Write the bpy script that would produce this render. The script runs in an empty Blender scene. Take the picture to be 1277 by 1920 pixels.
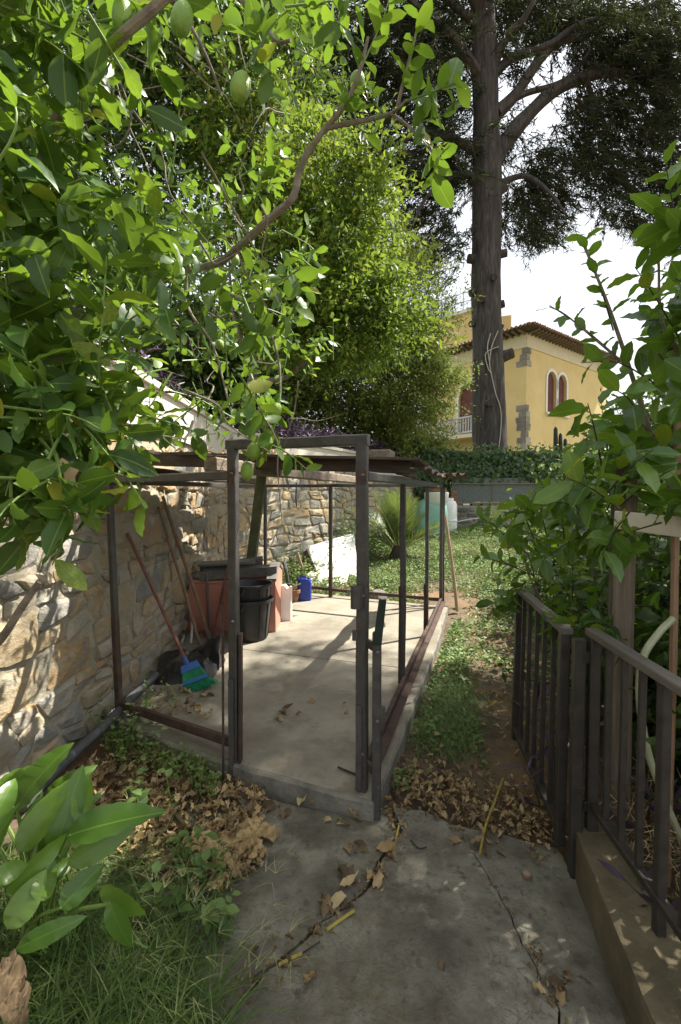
import bpy, math, random
import numpy as np
from mathutils import Vector, Matrix, noise

random.seed(11)
rng = np.random.default_rng(11)
SC = bpy.context.scene
COL = SC.collection
R = math.radians

# ------------------------------------------------------------------ camera, sky, sun, exposure
F, TH, CH = 880.0, math.atan(30 / 880), 1.6
cam_d = bpy.data.cameras.new('camera')
cam_d.sensor_fit = 'VERTICAL'
cam_d.sensor_height = 36
cam_d.lens = F / 1920 * 36
cam_d.clip_start = 0.05
cam_d.clip_end = 2000
cam = bpy.data.objects.new('camera', cam_d)
COL.objects.link(cam)
cam.location = (0, 0, CH)
cam.rotation_euler = (R(90) - TH, 0, 0)
SC.camera = cam

SUN_AZ, SUN_EL = R(62), R(54)
world = bpy.data.worlds.new('World')
SC.world = world
world.use_nodes = True
wn, wl = world.node_tree.nodes, world.node_tree.links
bg = wn['Background']
sky = wn.new('ShaderNodeTexSky')
sky.sky_type = 'NISHITA'
sky.sun_disc = False
sky.sun_elevation = SUN_EL
sky.sun_rotation = SUN_AZ
sky.dust_density = 3.0
tc = wn.new('ShaderNodeTexCoord')
mp = wn.new('ShaderNodeMapping')
mp.inputs['Scale'].default_value = (1, 1, 2.2)
nz = wn.new('ShaderNodeTexNoise')
nz.inputs['Scale'].default_value = 1.9
nz.inputs['Detail'].default_value = 6
rp = wn.new('ShaderNodeValToRGB')
rp.color_ramp.elements[0].position = 0.36
rp.color_ramp.elements[0].color = (0.68, 0.68, 0.68, 1)
rp.color_ramp.elements[1].position = 0.58
rp.color_ramp.elements[1].color = (0.95, 0.95, 0.95, 1)
mx = wn.new('ShaderNodeMix')
mx.data_type = 'RGBA'
mx.inputs['B'].default_value = (3.85, 3.95, 4.05, 1)
wl.new(tc.outputs['Generated'], mp.inputs['Vector'])
wl.new(mp.outputs['Vector'], nz.inputs['Vector'])
wl.new(nz.outputs['Fac'], rp.inputs['Fac'])
wl.new(rp.outputs['Color'], mx.inputs['Factor'])
wl.new(sky.outputs['Color'], mx.inputs['A'])
wl.new(mx.outputs['Result'], bg.inputs['Color'])
bg.inputs['Strength'].default_value = 0.11

sun_d = bpy.data.lights.new('sun', 'SUN')
sun_d.energy = 4.4
sun_d.angle = R(0.5)
sun_d.color = (1.0, 0.94, 0.83)
sun = bpy.data.objects.new('sun', sun_d)
COL.objects.link(sun)
SUNV = Vector((math.sin(SUN_AZ) * math.cos(SUN_EL), math.cos(SUN_AZ) * math.cos(SUN_EL), math.sin(SUN_EL)))
sun.rotation_euler = SUNV.to_track_quat('Z', 'Y').to_euler()
sun.location = (10, 10, 30)

SC.view_settings.view_transform = 'Standard'
SC.view_settings.look = 'None'
SC.view_settings.gamma = 1
SC.view_settings.use_curve_mapping = False
SC.view_settings.exposure = 1.6
SC.render.engine = 'CYCLES'
SC.cycles.max_bounces = 8
SC.cycles.diffuse_bounces = 4
SC.cycles.transmission_bounces = 4
SC.cycles.glossy_bounces = 2
SC.cycles.transparent_max_bounces = 4
SC.cycles.use_denoising = True
SC.cycles.caustics_reflective = False
SC.cycles.caustics_refractive = False

# ------------------------------------------------------------------ measuring helpers
FW = Vector((0, math.cos(TH), -math.sin(TH)))
UP = Vector((0, math.sin(TH), math.cos(TH)))
EYE = Vector((0, 0, CH))


def ray(u, v):
    return Vector(((u - 638.5) / F, 0, 0)) + FW + UP * ((960 - v) / F)


def D(u, v, Y):
    d = ray(u, v)
    return EYE + d * (Y / d.y)


def G(u, v, z=0.0):
    d = ray(u, v)
    return EYE + d * ((z - CH) / d.z)


def proj(P):
    P = np.asarray(P, float).reshape(-1, 3) - np.array([0, 0, CH])
    c = P @ np.array(FW)
    y = P @ np.array(UP)
    c = np.where(np.abs(c) < 1e-4, 1e-4, c)
    return 638.5 + F * P[:, 0] / c, 960 - F * y / c, c


def gz(x, y):
    t = min(1, max(0, (y - 6.4) / 7.0))
    return -0.025 + 0.64 * t


# ------------------------------------------------------------------ materials
def new_mat(name):
    m = bpy.data.materials.new(name)
    m.use_nodes = True
    return m, m.node_tree.nodes, m.node_tree.links, m.node_tree.nodes['Principled BSDF']


def ramp(n, stops):
    r = n.new('ShaderNodeValToRGB')
    e = r.color_ramp.elements
    while len(e) < len(stops):
        e.new(0.5)
    for i, (p, c) in enumerate(stops):
        e[i].position = p
        e[i].color = (*c, 1)
    return r


def M(name, stops, scale=5, detail=6, rough=0.7, bump=0.0, bscale=None, stretch=(1, 1, 1), spec=0.3, rnd=0.0,
      spots=None, metal=0.0, distortion=0.0):
    """noise coloured surface; rnd adds the object's random number; spots = (scale, lo, hi, colour) lays stains over it"""
    m, n, l, b = new_mat(name)
    t = n.new('ShaderNodeTexCoord')
    mpn = n.new('ShaderNodeMapping')
    mpn.inputs['Scale'].default_value = stretch
    l.new(t.outputs['Object'], mpn.inputs['Vector'])
    x = n.new('ShaderNodeTexNoise')
    x.inputs['Scale'].default_value = scale
    x.inputs['Detail'].default_value = detail
    x.inputs['Roughness'].default_value = 0.65
    x.inputs['Distortion'].default_value = distortion
    l.new(mpn.outputs['Vector'], x.inputs['Vector'])
    fac = x.outputs['Fac']
    if rnd:
        oi = n.new('ShaderNodeObjectInfo')
        ma = n.new('ShaderNodeMath')
        ma.operation = 'SUBTRACT'
        ma.inputs[1].default_value = 0.5
        l.new(oi.outputs['Random'], ma.inputs[0])
        mb = n.new('ShaderNodeMath')
        mb.operation = 'MULTIPLY_ADD'
        mb.inputs[1].default_value = rnd
        l.new(ma.outputs[0], mb.inputs[0])
        l.new(fac, mb.inputs[2])
        fac = mb.outputs[0]
    r = ramp(n, stops)
    l.new(fac, r.inputs['Fac'])
    out = r.outputs['Color']
    for sp in (spots or []):
        s = n.new('ShaderNodeTexNoise')
        s.inputs['Scale'].default_value = sp[0]
        s.inputs['Detail'].default_value = 7
        s.inputs['Roughness'].default_value = 0.7
        l.new(t.outputs['Object'], s.inputs['Vector'])
        rr = ramp(n, [(sp[1], (0, 0, 0)), (sp[2], (1, 1, 1))])
        l.new(s.outputs['Fac'], rr.inputs['Fac'])
        mxx = n.new('ShaderNodeMix')
        mxx.data_type = 'RGBA'
        l.new(rr.outputs['Color'], mxx.inputs['Factor'])
        l.new(out, mxx.inputs['A'])
        mxx.inputs['B'].default_value = (*sp[3], 1)
        out = mxx.outputs['Result']
    l.new(out, b.inputs['Base Color'])
    b.inputs['Roughness'].default_value = rough
    b.inputs['Specular IOR Level'].default_value = spec
    b.inputs['Metallic'].default_value = metal
    if bump:
        y = n.new('ShaderNodeTexNoise')
        y.inputs['Scale'].default_value = bscale or scale * 4
        y.inputs['Detail'].default_value = 8
        y.inputs['Roughness'].default_value = 0.7
        l.new(mpn.outputs['Vector'], y.inputs['Vector'])
        bp = n.new('ShaderNodeBump')
        bp.inputs['Strength'].default_value = bump
        bp.inputs['Distance'].default_value = 0.02
        l.new(y.outputs['Fac'], bp.inputs['Height'])
        l.new(bp.outputs['Normal'], b.inputs['Normal'])
    return m


def M_leaf(name, stops, trans=(0.3, 0.45, 0.03), tfac=0.4, rough=0.38, part=False, spec=0.5):
    """leaf: colour by each leaf's own tint (or its object's random number), part of the light passes through"""
    m, n, l, b = new_mat(name)
    if part:
        a = n.new('ShaderNodeObjectInfo')
        fac = a.outputs['Random']
    else:
        a = n.new('ShaderNodeAttribute')
        a.attribute_name = 'tint'
        fac = a.outputs['Fac']
    t = n.new('ShaderNodeTexCoord')
    x = n.new('ShaderNodeTexNoise')
    x.inputs['Scale'].default_value = 9
    l.new(t.outputs['Object'], x.inputs['Vector'])
    ad = n.new('ShaderNodeMath')
    ad.operation = 'MULTIPLY_ADD'
    ad.inputs[1].default_value = 0.25
    l.new(x.outputs['Fac'], ad.inputs[0])
    sb = n.new('ShaderNodeMath')
    sb.operation = 'SUBTRACT'
    sb.inputs[1].default_value = 0.12
    l.new(fac, sb.inputs[0])
    l.new(sb.outputs[0], ad.inputs[2])
    r = ramp(n, stops)
    l.new(ad.outputs[0], r.inputs['Fac'])
    if part and name != 'dry_leaf_part':
        sx = n.new('ShaderNodeSeparateXYZ')
        l.new(t.outputs['Object'], sx.inputs[0])
        ab = n.new('ShaderNodeMath')
        ab.operation = 'ABSOLUTE'
        l.new(sx.outputs['X'], ab.inputs[0])
        mrr = ramp(n, [(0.0, (1, 1, 1)), (0.035, (0, 0, 0))])
        l.new(ab.outputs[0], mrr.inputs['Fac'])
        mm = n.new('ShaderNodeMix')
        mm.data_type = 'RGBA'
        l.new(mrr.outputs['Color'], mm.inputs['Factor'])
        l.new(r.outputs['Color'], mm.inputs['A'])
        mm.inputs['B'].default_value = (stops[-2][1][0] * 1.5, stops[-2][1][1] * 1.4, stops[-2][1][2] * 1.5, 1)
        rcol = mm.outputs['Result']
    else:
        rcol = r.outputs['Color']
    l.new(rcol, b.inputs['Base Color'])
    b.inputs['Roughness'].default_value = rough
    b.inputs['Specular IOR Level'].default_value = spec
    if tfac > 0:
        tr = n.new('ShaderNodeBsdfTranslucent')
        tm = n.new('ShaderNodeMix')
        tm.data_type = 'RGBA'
        tm.inputs['Factor'].default_value = 0.6
        l.new(rcol, tm.inputs['A'])
        tm.inputs['B'].default_value = (*trans, 1)
        l.new(tm.outputs['Result'], tr.inputs['Color'])
        ms = n.new('ShaderNodeMixShader')
        ms.inputs['Fac'].default_value = tfac
        l.new(b.outputs[0], ms.inputs[1])
        l.new(tr.outputs[0], ms.inputs[2])
        l.new(ms.outputs[0], n['Material Output'].inputs['Surface'])
    return m


MAT = {}
MAT['concrete'] = M('concrete', [(0.36, (0.095, 0.087, 0.066)), (0.5, (0.185, 0.172, 0.132)), (0.64, (0.3, 0.283, 0.225))], 2.3, 11, 0.88,
                    0.8, 26, spots=[(1.1, 0.52, 0.64, (0.1, 0.095, 0.05)), (3.1, 0.53, 0.66, (0.1, 0.088, 0.066)), (17, 0.56, 0.66, (0.1, 0.09, 0.07)), (9, 0.6, 0.74, (0.09, 0.075, 0.06)), (46, 0.66, 0.72, (0.07, 0.055, 0.04)), (6, 0.66, 0.8, (0.42, 0.41, 0.38))])
MAT['slab'] = M('slab_concrete', [(0.34, (0.185, 0.165, 0.13)), (0.52, (0.27, 0.246, 0.195)), (0.72, (0.36, 0.33, 0.265))], 1.6, 9, 0.88, 0.35, 25,
                spots=[(5, 0.56, 0.74, (0.19, 0.135, 0.085)), (2.2, 0.55, 0.7, (0.16, 0.15, 0.125)), (60, 0.68, 0.72, (0.12, 0.09, 0.06))])
MAT['slabedge'] = M('slab_edge_concrete', [(0.3, (0.12, 0.115, 0.1)), (0.7, (0.32, 0.3, 0.25))], 7, 9, 0.9, 0.6, 30, spots=[(14, 0.6, 0.7, (0.07, 0.07, 0.04))])
MAT['kerb'] = M('kerb_concrete', [(0.3, (0.09, 0.075, 0.045)), (0.7, (0.2, 0.165, 0.1))], 5, 9, 0.92, 0.6, 30, spots=[(9, 0.58, 0.7, (0.06, 0.065, 0.025))])
MAT['soil'] = M('soil', [(0.3, (0.06, 0.044, 0.028)), (0.55, (0.14, 0.105, 0.068)), (0.8, (0.25, 0.185, 0.115))], 2.6, 10, 0.95, 0.8, 30,
                spots=[(1.2, 0.5, 0.62, (0.22, 0.135, 0.07))])
MAT['mortar'] = M('mortar', [(0.3, (0.3, 0.265, 0.2)), (0.7, (0.5, 0.45, 0.345))], 6, 10, 0.95, 1.0, 26)
STONE = [(0.0, (0.22, 0.213, 0.193)), (0.2, (0.33, 0.312, 0.27)), (0.36, (0.42, 0.375, 0.29)), (0.48, (0.38, 0.32, 0.22)), (0.58, (0.42, 0.32, 0.19)), (0.68, (0.47, 0.4, 0.29)),
         (0.8, (0.43, 0.28, 0.13)), (0.9, (0.34, 0.31, 0.26)), (1.0, (0.5, 0.45, 0.36))]
MAT['stone'] = M('wall_stone', STONE, 3.5, 10, 0.85, 1.0, 16, rnd=0.95, spots=[(7, 0.55, 0.72, (0.19, 0.18, 0.16)), (4, 0.55, 0.72, (0.4, 0.29, 0.15)), (11, 0.58, 0.7, (0.42, 0.38, 0.3))], stretch=(1, 1, 1.6))
MAT['farstone'] = M('far_stone', [(0.0, (0.12, 0.12, 0.115)), (0.5, (0.25, 0.235, 0.2)), (1.0, (0.36, 0.33, 0.27))], 4, 8, 0.9, 0.8, 12, rnd=0.9)
MAT['coping'] = M('coping', [(0.3, (0.52, 0.48, 0.39)), (0.7, (0.66, 0.61, 0.52))], 3, 8, 0.85, 0.3, 25, spots=[(4, 0.6, 0.75, (0.36, 0.33, 0.27))])
MAT['iron'] = M('grey_painted_iron', [(0.3, (0.05, 0.046, 0.042)), (0.7, (0.095, 0.088, 0.08))], 14, 8, 0.5, 0.25, 60, spots=[(7, 0.62, 0.68, (0.1, 0.05, 0.028)), (26, 0.64, 0.68, (0.16, 0.14, 0.12))], spec=0.4)
MAT['rust'] = M('rusty_iron', [(0.3, (0.042, 0.031, 0.026)), (0.55, (0.085, 0.054, 0.042)), (0.75, (0.15, 0.092, 0.065))], 12, 9, 0.75, 0.5, 60, spots=[(8, 0.57, 0.66, (0.055, 0.05, 0.045))])
MAT['fence'] = M('dark_fence_paint', [(0.3, (0.026, 0.022, 0.018)), (0.7, (0.055, 0.048, 0.04))], 16, 8, 0.5, 0.3, 70, spec=0.4)
MAT['railtop'] = M('worn_rail', [(0.3, (0.085, 0.075, 0.063)), (0.7, (0.17, 0.15, 0.125))], 20, 8, 0.55, 0.3, 70, stretch=(1, 0.2, 1), spec=0.4)
MAT['wood'] = M('weathered_wood', [(0.3, (0.13, 0.1, 0.075)), (0.55, (0.24, 0.19, 0.14)), (0.8, (0.36, 0.3, 0.23))], 10, 9, 0.85, 0.5, 30, stretch=(3, 0.35, 3))
MAT['woodv'] = M('weathered_post', [(0.3, (0.095, 0.076, 0.055)), (0.55, (0.19, 0.155, 0.115)), (0.8, (0.3, 0.25, 0.19))], 14, 9, 0.85, 0.7, 30, stretch=(3, 3, 0.12))
MAT['darkwood'] = M('dark_roof_wood', [(0.3, (0.035, 0.028, 0.022)), (0.7, (0.12, 0.09, 0.065))], 9, 9, 0.85, 0.5, 30, stretch=(0.4, 2, 2))
MAT['handle'] = M('tool_handle', [(0.3, (0.17, 0.1, 0.06)), (0.7, (0.32, 0.21, 0.13))], 18, 6, 0.6, 0.2, 40, stretch=(2, 2, 0.3))
MAT['redhandle'] = M('red_brown_handle', [(0.3, (0.15, 0.055, 0.04)), (0.7, (0.27, 0.12, 0.09))], 15, 6, 0.5)
MAT['palewood'] = M('pale_pole', [(0.3, (0.3, 0.22, 0.13)), (0.7, (0.48, 0.37, 0.24))], 14, 6, 0.7, 0.2, 40, stretch=(2, 2, 0.3))
MAT['felt'] = M('roof_felt', [(0.3, (0.05, 0.042, 0.035)), (0.7, (0.17, 0.14, 0.11))], 9, 9, 0.9, 0.8, 30)
MAT['blackplastic'] = M('black_plastic', [(0.3, (0.014, 0.015, 0.017)), (0.7, (0.03, 0.031, 0.034))], 6, 6, 0.42, 0.05, spots=[(9, 0.6, 0.75, (0.06, 0.057, 0.05))], spec=0.5)
MAT['sack'] = M('black_sack', [(0.3, (0.012, 0.012, 0.013)), (0.7, (0.028, 0.028, 0.028))], 5, 6, 0.4, 0.3, 12, spots=[(7, 0.58, 0.72, (0.1, 0.085, 0.065))], spec=0.5)
MAT['pink'] = M('salmon_plaster', [(0.3, (0.46, 0.2, 0.14)), (0.7, (0.56, 0.27, 0.2))], 4, 8, 0.85, 0.2, 30, spots=[(6, 0.64, 0.8, (0.4, 0.22, 0.15))])
MAT['greymetal'] = M('dull_grey_metal', [(0.3, (0.11, 0.105, 0.095)), (0.7, (0.22, 0.21, 0.19))], 8, 8, 0.6, 0.2, 40, spots=[(5, 0.6, 0.75, (0.13, 0.09, 0.055))])
MAT['blue'] = M('blue_plastic', [(0.3, (0.012, 0.035, 0.27)), (0.7, (0.025, 0.06, 0.4))], 5, 5, 0.35, spec=0.5)
MAT['terracotta'] = M('terracotta', [(0.3, (0.2, 0.09, 0.05)), (0.7, (0.36, 0.18, 0.11))], 14, 8, 0.9, 0.3, 50)
MAT['white'] = M('white_board', [(0.3, (0.74, 0.74, 0.72)), (0.7, (0.84, 0.84, 0.82))], 5, 7, 0.7, 0.1, 30, spots=[(7, 0.66, 0.8, (0.5, 0.45, 0.37))])
MAT['cream'] = M('cream_board', [(0.3, (0.55, 0.5, 0.42)), (0.7, (0.75, 0.7, 0.6))], 4, 7, 0.75, 0.1, 30, spots=[(5, 0.62, 0.8, (0.45, 0.38, 0.27))])
MAT['mossgreen'] = M('green_post', [(0.3, (0.07, 0.085, 0.045)), (0.7, (0.13, 0.15, 0.085))], 8, 8, 0.8, 0.3, 40)
MAT['darkgreen'] = M('dark_green_plate', [(0.3, (0.015, 0.025, 0.018)), (0.7, (0.03, 0.045, 0.033))], 8, 8, 0.8)
MAT['broomblue'] = M('broom_blue', [(0.3, (0.03, 0.1, 0.33)), (0.7, (0.06, 0.16, 0.45))], 9, 5, 0.5)
MAT['broomgreen'] = M('broom_green', [(0.3, (0.015, 0.22, 0.1)), (0.7, (0.04, 0.38, 0.18))], 30, 5, 0.5)
MAT['pipe'] = M('grey_pipe', [(0.3, (0.05, 0.052, 0.055)), (0.7, (0.13, 0.13, 0.135))], 9, 8, 0.6, 0.3, 40, spots=[(8, 0.6, 0.75, (0.25, 0.23, 0.2))])
MAT['hose'] = M('pale_green_hose', [(0.3, (0.26, 0.28, 0.17)), (0.7, (0.38, 0.4, 0.27))], 9, 6, 0.5)
MAT['whitepipe'] = M('white_pipe', [(0.3, (0.5, 0.5, 0.48)), (0.7, (0.7, 0.7, 0.68))], 9, 5, 0.5)
MAT['teal'] = M('pale_teal_plastic', [(0.3, (0.2, 0.42, 0.33)), (0.7, (0.3, 0.52, 0.42))], 4, 6, 0.5)
MAT['mesh'] = M('dark_netting', [(0.3, (0.08, 0.095, 0.085)), (0.7, (0.2, 0.23, 0.21))], 40, 4, 0.8, 0.8, 60)
MAT['yellow'] = M('yellow_render', [(0.3, (0.66, 0.5, 0.21)), (0.7, (0.76, 0.59, 0.28))], 0.7, 8, 0.9, 0.15, 30, spots=[(0.9, 0.58, 0.8, (0.6, 0.47, 0.24)), (3.5, 0.66, 0.8, (0.66, 0.54, 0.32))])
MAT['paleyellow'] = M('pale_trim', [(0.3, (0.68, 0.6, 0.4)), (0.7, (0.75, 0.67, 0.48))], 1.5, 6, 0.9)
MAT['whitetrim'] = M('white_trim', [(0.3, (0.72, 0.7, 0.64)), (0.7, (0.8, 0.78, 0.72))], 1.5, 6, 0.8)
MAT['greytrim'] = M('grey_balustrade', [(0.3, (0.5, 0.5, 0.5)), (0.7, (0.6, 0.6, 0.6))], 3, 6, 0.8)
MAT['shutter'] = M('brown_shutter', [(0.3, (0.15, 0.06, 0.045)), (0.7, (0.22, 0.095, 0.075))], 2, 6, 0.7)
MAT['tile'] = M('roof_tile', [(0.2, (0.09, 0.055, 0.04)), (0.5, (0.19, 0.11, 0.075)), (0.8, (0.3, 0.21, 0.15))], 3, 8, 0.9, 0.4, 20)
MAT['quoin'] = M('quoin_stone', [(0.3, (0.16, 0.15, 0.13)), (0.7, (0.36, 0.33, 0.28))], 1.6, 8, 0.9, 0.8, 6, rnd=0.4)
MAT['bark'] = M('cedar_bark', [(0.3, (0.025, 0.022, 0.019)), (0.55, (0.075, 0.066, 0.057)), (0.78, (0.15, 0.134, 0.116))], 5, 9, 0.95, 1.0, 9, stretch=(1.6, 1.6, 0.25), distortion=1.0)
MAT['cutwood'] = M('cut_branch_end', [(0.3, (0.2, 0.14, 0.09)), (0.7, (0.36, 0.27, 0.18))], 8, 8, 0.9, 0.3, 20)
MAT['citrusbark'] = M('citrus_bark', [(0.3, (0.13, 0.105, 0.08)), (0.7, (0.32, 0.28, 0.22))], 20, 8, 0.85, 0.5, 60)
MAT['greenstem'] = M('green_stem', [(0.3, (0.1, 0.17, 0.035)), (0.7, (0.2, 0.3, 0.07))], 20, 5, 0.5)
MAT['paletwig'] = M('pale_twig', [(0.3, (0.3, 0.27, 0.22)), (0.7, (0.5, 0.46, 0.4))], 20, 5, 0.8)
MAT['darkstem'] = M('dark_stem', [(0.3, (0.03, 0.025, 0.018)), (0.7, (0.08, 0.062, 0.045))], 20, 5, 0.85)
MAT['lemon'] = M('green_lemon', [(0.3, (0.14, 0.27, 0.03)), (0.7, (0.26, 0.4, 0.06))], 9, 5, 0.38, 0.35, 90, spec=0.5)
MAT['stalk'] = M('yellow_stalk', [(0.3, (0.2, 0.14, 0.05)), (0.5, (0.36, 0.28, 0.06)), (0.7, (0.42, 0.36, 0.1))], 25, 6, 0.6)
MAT['palestalk'] = M('pale_stalk', [(0.3, (0.3, 0.28, 0.1)), (0.7, (0.5, 0.47, 0.25))], 12, 6, 0.6)
MAT['rock'] = M('grey_rock', [(0.3, (0.1, 0.09, 0.08)), (0.7, (0.22, 0.2, 0.18))], 5, 8, 0.9, 0.6, 20)
MAT['hill'] = M('hill_earth', [(0.3, (0.05, 0.06, 0.025)), (0.7, (0.16, 0.15, 0.08))], 0.8, 9, 0.95, 0.8, 6)
GREENS = [(0.0, (0.028, 0.07, 0.014)), (0.45, (0.053, 0.122, 0.02)), (0.8, (0.092, 0.175, 0.026)), (0.95, (0.16, 0.24, 0.03)), (1.0, (0.34, 0.32, 0.035))]
for suf, pt in (('', False), ('_part', True)):
    MAT['lemonleaf' + suf] = M_leaf('lemon_leaf' + suf, GREENS, (0.29, 0.46, 0.03), 0.37, 0.42, pt, 0.38)
    MAT['shrubleaf' + suf] = M_leaf('shrub_leaf' + suf, [(0.0, (0.03, 0.075, 0.013)), (0.6, (0.075, 0.16, 0.023)), (0.93, (0.14, 0.23, 0.027)), (1.0, (0.3, 0.28, 0.03))], (0.3, 0.5, 0.03), 0.38, 0.33, pt)
    MAT['arumleaf' + suf] = M_leaf('arum_leaf' + suf, [(0.0, (0.065, 0.14, 0.02)), (0.5, (0.1, 0.195, 0.028)), (1.0, (0.15, 0.25, 0.035))], (0.22, 0.42, 0.03), 0.32, 0.3, pt)
    MAT['dryleaf' + suf] = M_leaf('dry_leaf' + suf, [(0.0, (0.12, 0.085, 0.055)), (0.3, (0.26, 0.185, 0.105)), (0.65, (0.44, 0.31, 0.15)), (1.0, (0.56, 0.44, 0.25))], (0.4, 0.24, 0.08), 0.18, 0.75, pt, 0.2)
MAT['orangeleaf'] = M_leaf('orange_tree_leaf', [(0.0, (0.04, 0.082, 0.014)), (0.5, (0.085, 0.155, 0.022)), (0.85, (0.15, 0.23, 0.033)), (1.0, (0.27, 0.3, 0.05))], (0.36, 0.48, 0.05), 0.36, 0.55, spec=0.2)
MAT['oliveleaf'] = M_leaf('olive_green_leaf', [(0.0, (0.09, 0.13, 0.03)), (0.6, (0.18, 0.24, 0.055)), (1.0, (0.3, 0.33, 0.09))], (0.34, 0.42, 0.08), 0.32, 0.6, spec=0.2)
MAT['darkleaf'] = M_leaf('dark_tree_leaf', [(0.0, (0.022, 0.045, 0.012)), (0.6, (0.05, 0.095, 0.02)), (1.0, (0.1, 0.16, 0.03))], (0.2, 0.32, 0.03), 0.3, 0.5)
MAT['cedar'] = M_leaf('cedar_needles', [(0.0, (0.015, 0.024, 0.013)), (0.7, (0.035, 0.05, 0.022)), (1.0, (0.075, 0.09, 0.03))], (0.09, 0.12, 0.03), 0.2, 0.7, spec=0.2)
MAT['ivy'] = M_leaf('ivy_leaf', [(0.0, (0.02, 0.05, 0.014)), (0.6, (0.05, 0.105, 0.025)), (1.0, (0.12, 0.2, 0.045))], (0.2, 0.35, 0.05), 0.28, 0.42)
MAT['purple'] = M_leaf('purple_leaf', [(0.0, (0.05, 0.032, 0.062)), (0.6, (0.12, 0.075, 0.14)), (1.0, (0.25, 0.18, 0.28))], (0.2, 0.08, 0.2), 0.2, 0.45)
MAT['palm'] = M_leaf('palm_leaflet', [(0.0, (0.07, 0.12, 0.03)), (0.6, (0.14, 0.2, 0.05)), (1.0, (0.28, 0.3, 0.1))], (0.3, 0.4, 0.08), 0.28, 0.45)
MAT['clover'] = M_leaf('ground_cover_leaf', [(0.0, (0.05, 0.1, 0.022)), (0.6, (0.12, 0.2, 0.05)), (0.9, (0.2, 0.28, 0.08)), (1.0, (0.3, 0.24, 0.1))], (0.25, 0.36, 0.08), 0.25, 0.6)
MAT['grass'] = M_leaf('grass_blade', [(0.0, (0.05, 0.1, 0.02)), (0.65, (0.11, 0.19, 0.04)), (0.9, (0.21, 0.28, 0.08)), (1.0, (0.42, 0.42, 0.2))], (0.2, 0.32, 0.06), 0.3, 0.5)

# ------------------------------------------------------------------ mesh helpers


def link(o, parent):
    COL.objects.link(o)
    if parent is not None:
        o.parent = parent
        o.matrix_parent_inverse = Matrix.Translation(-Vector(parent.location)) if parent.type == 'EMPTY' else Matrix.Identity(4)
    return o


def tag(o, label=None, cat=None, group=None, kind=None):
    for k, v in (('label', label), ('category', cat), ('group', group), ('kind', kind)):
        if v:
            o[k] = v
    return o


def thing(name, label, cat, loc, group=None):
    o = bpy.data.objects.new(name, None)
    o.empty_display_size = 0.1
    COL.objects.link(o)
    o.location = loc
    return tag(o, label, cat, group)


def np_mesh(name, V, faces_flat, sizes, mat, smooth=True, tint=None):
    me = bpy.data.meshes.new(name)
    V = np.asarray(V, np.float32)
    me.vertices.add(len(V))
    me.vertices.foreach_set('co', V.ravel())
    faces_flat = np.asarray(faces_flat, np.int32).ravel()
    sizes = np.asarray(sizes, np.int32)
    me.loops.add(len(faces_flat))
    me.loops.foreach_set('vertex_index', faces_flat)
    me.polygons.add(len(sizes))
    st = np.zeros(len(sizes), np.int32)
    st[1:] = np.cumsum(sizes)[:-1]
    me.polygons.foreach_set('loop_start', st)
    me.polygons.foreach_set('use_smooth', np.full(len(sizes), smooth))
    if tint is not None:
        a = me.attributes.new('tint', 'FLOAT', 'POINT')
        a.data.foreach_set('value', np.asarray(tint, np.float32))
    me.update(calc_edges=True)
    me.materials.append(mat)
    return me


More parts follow.
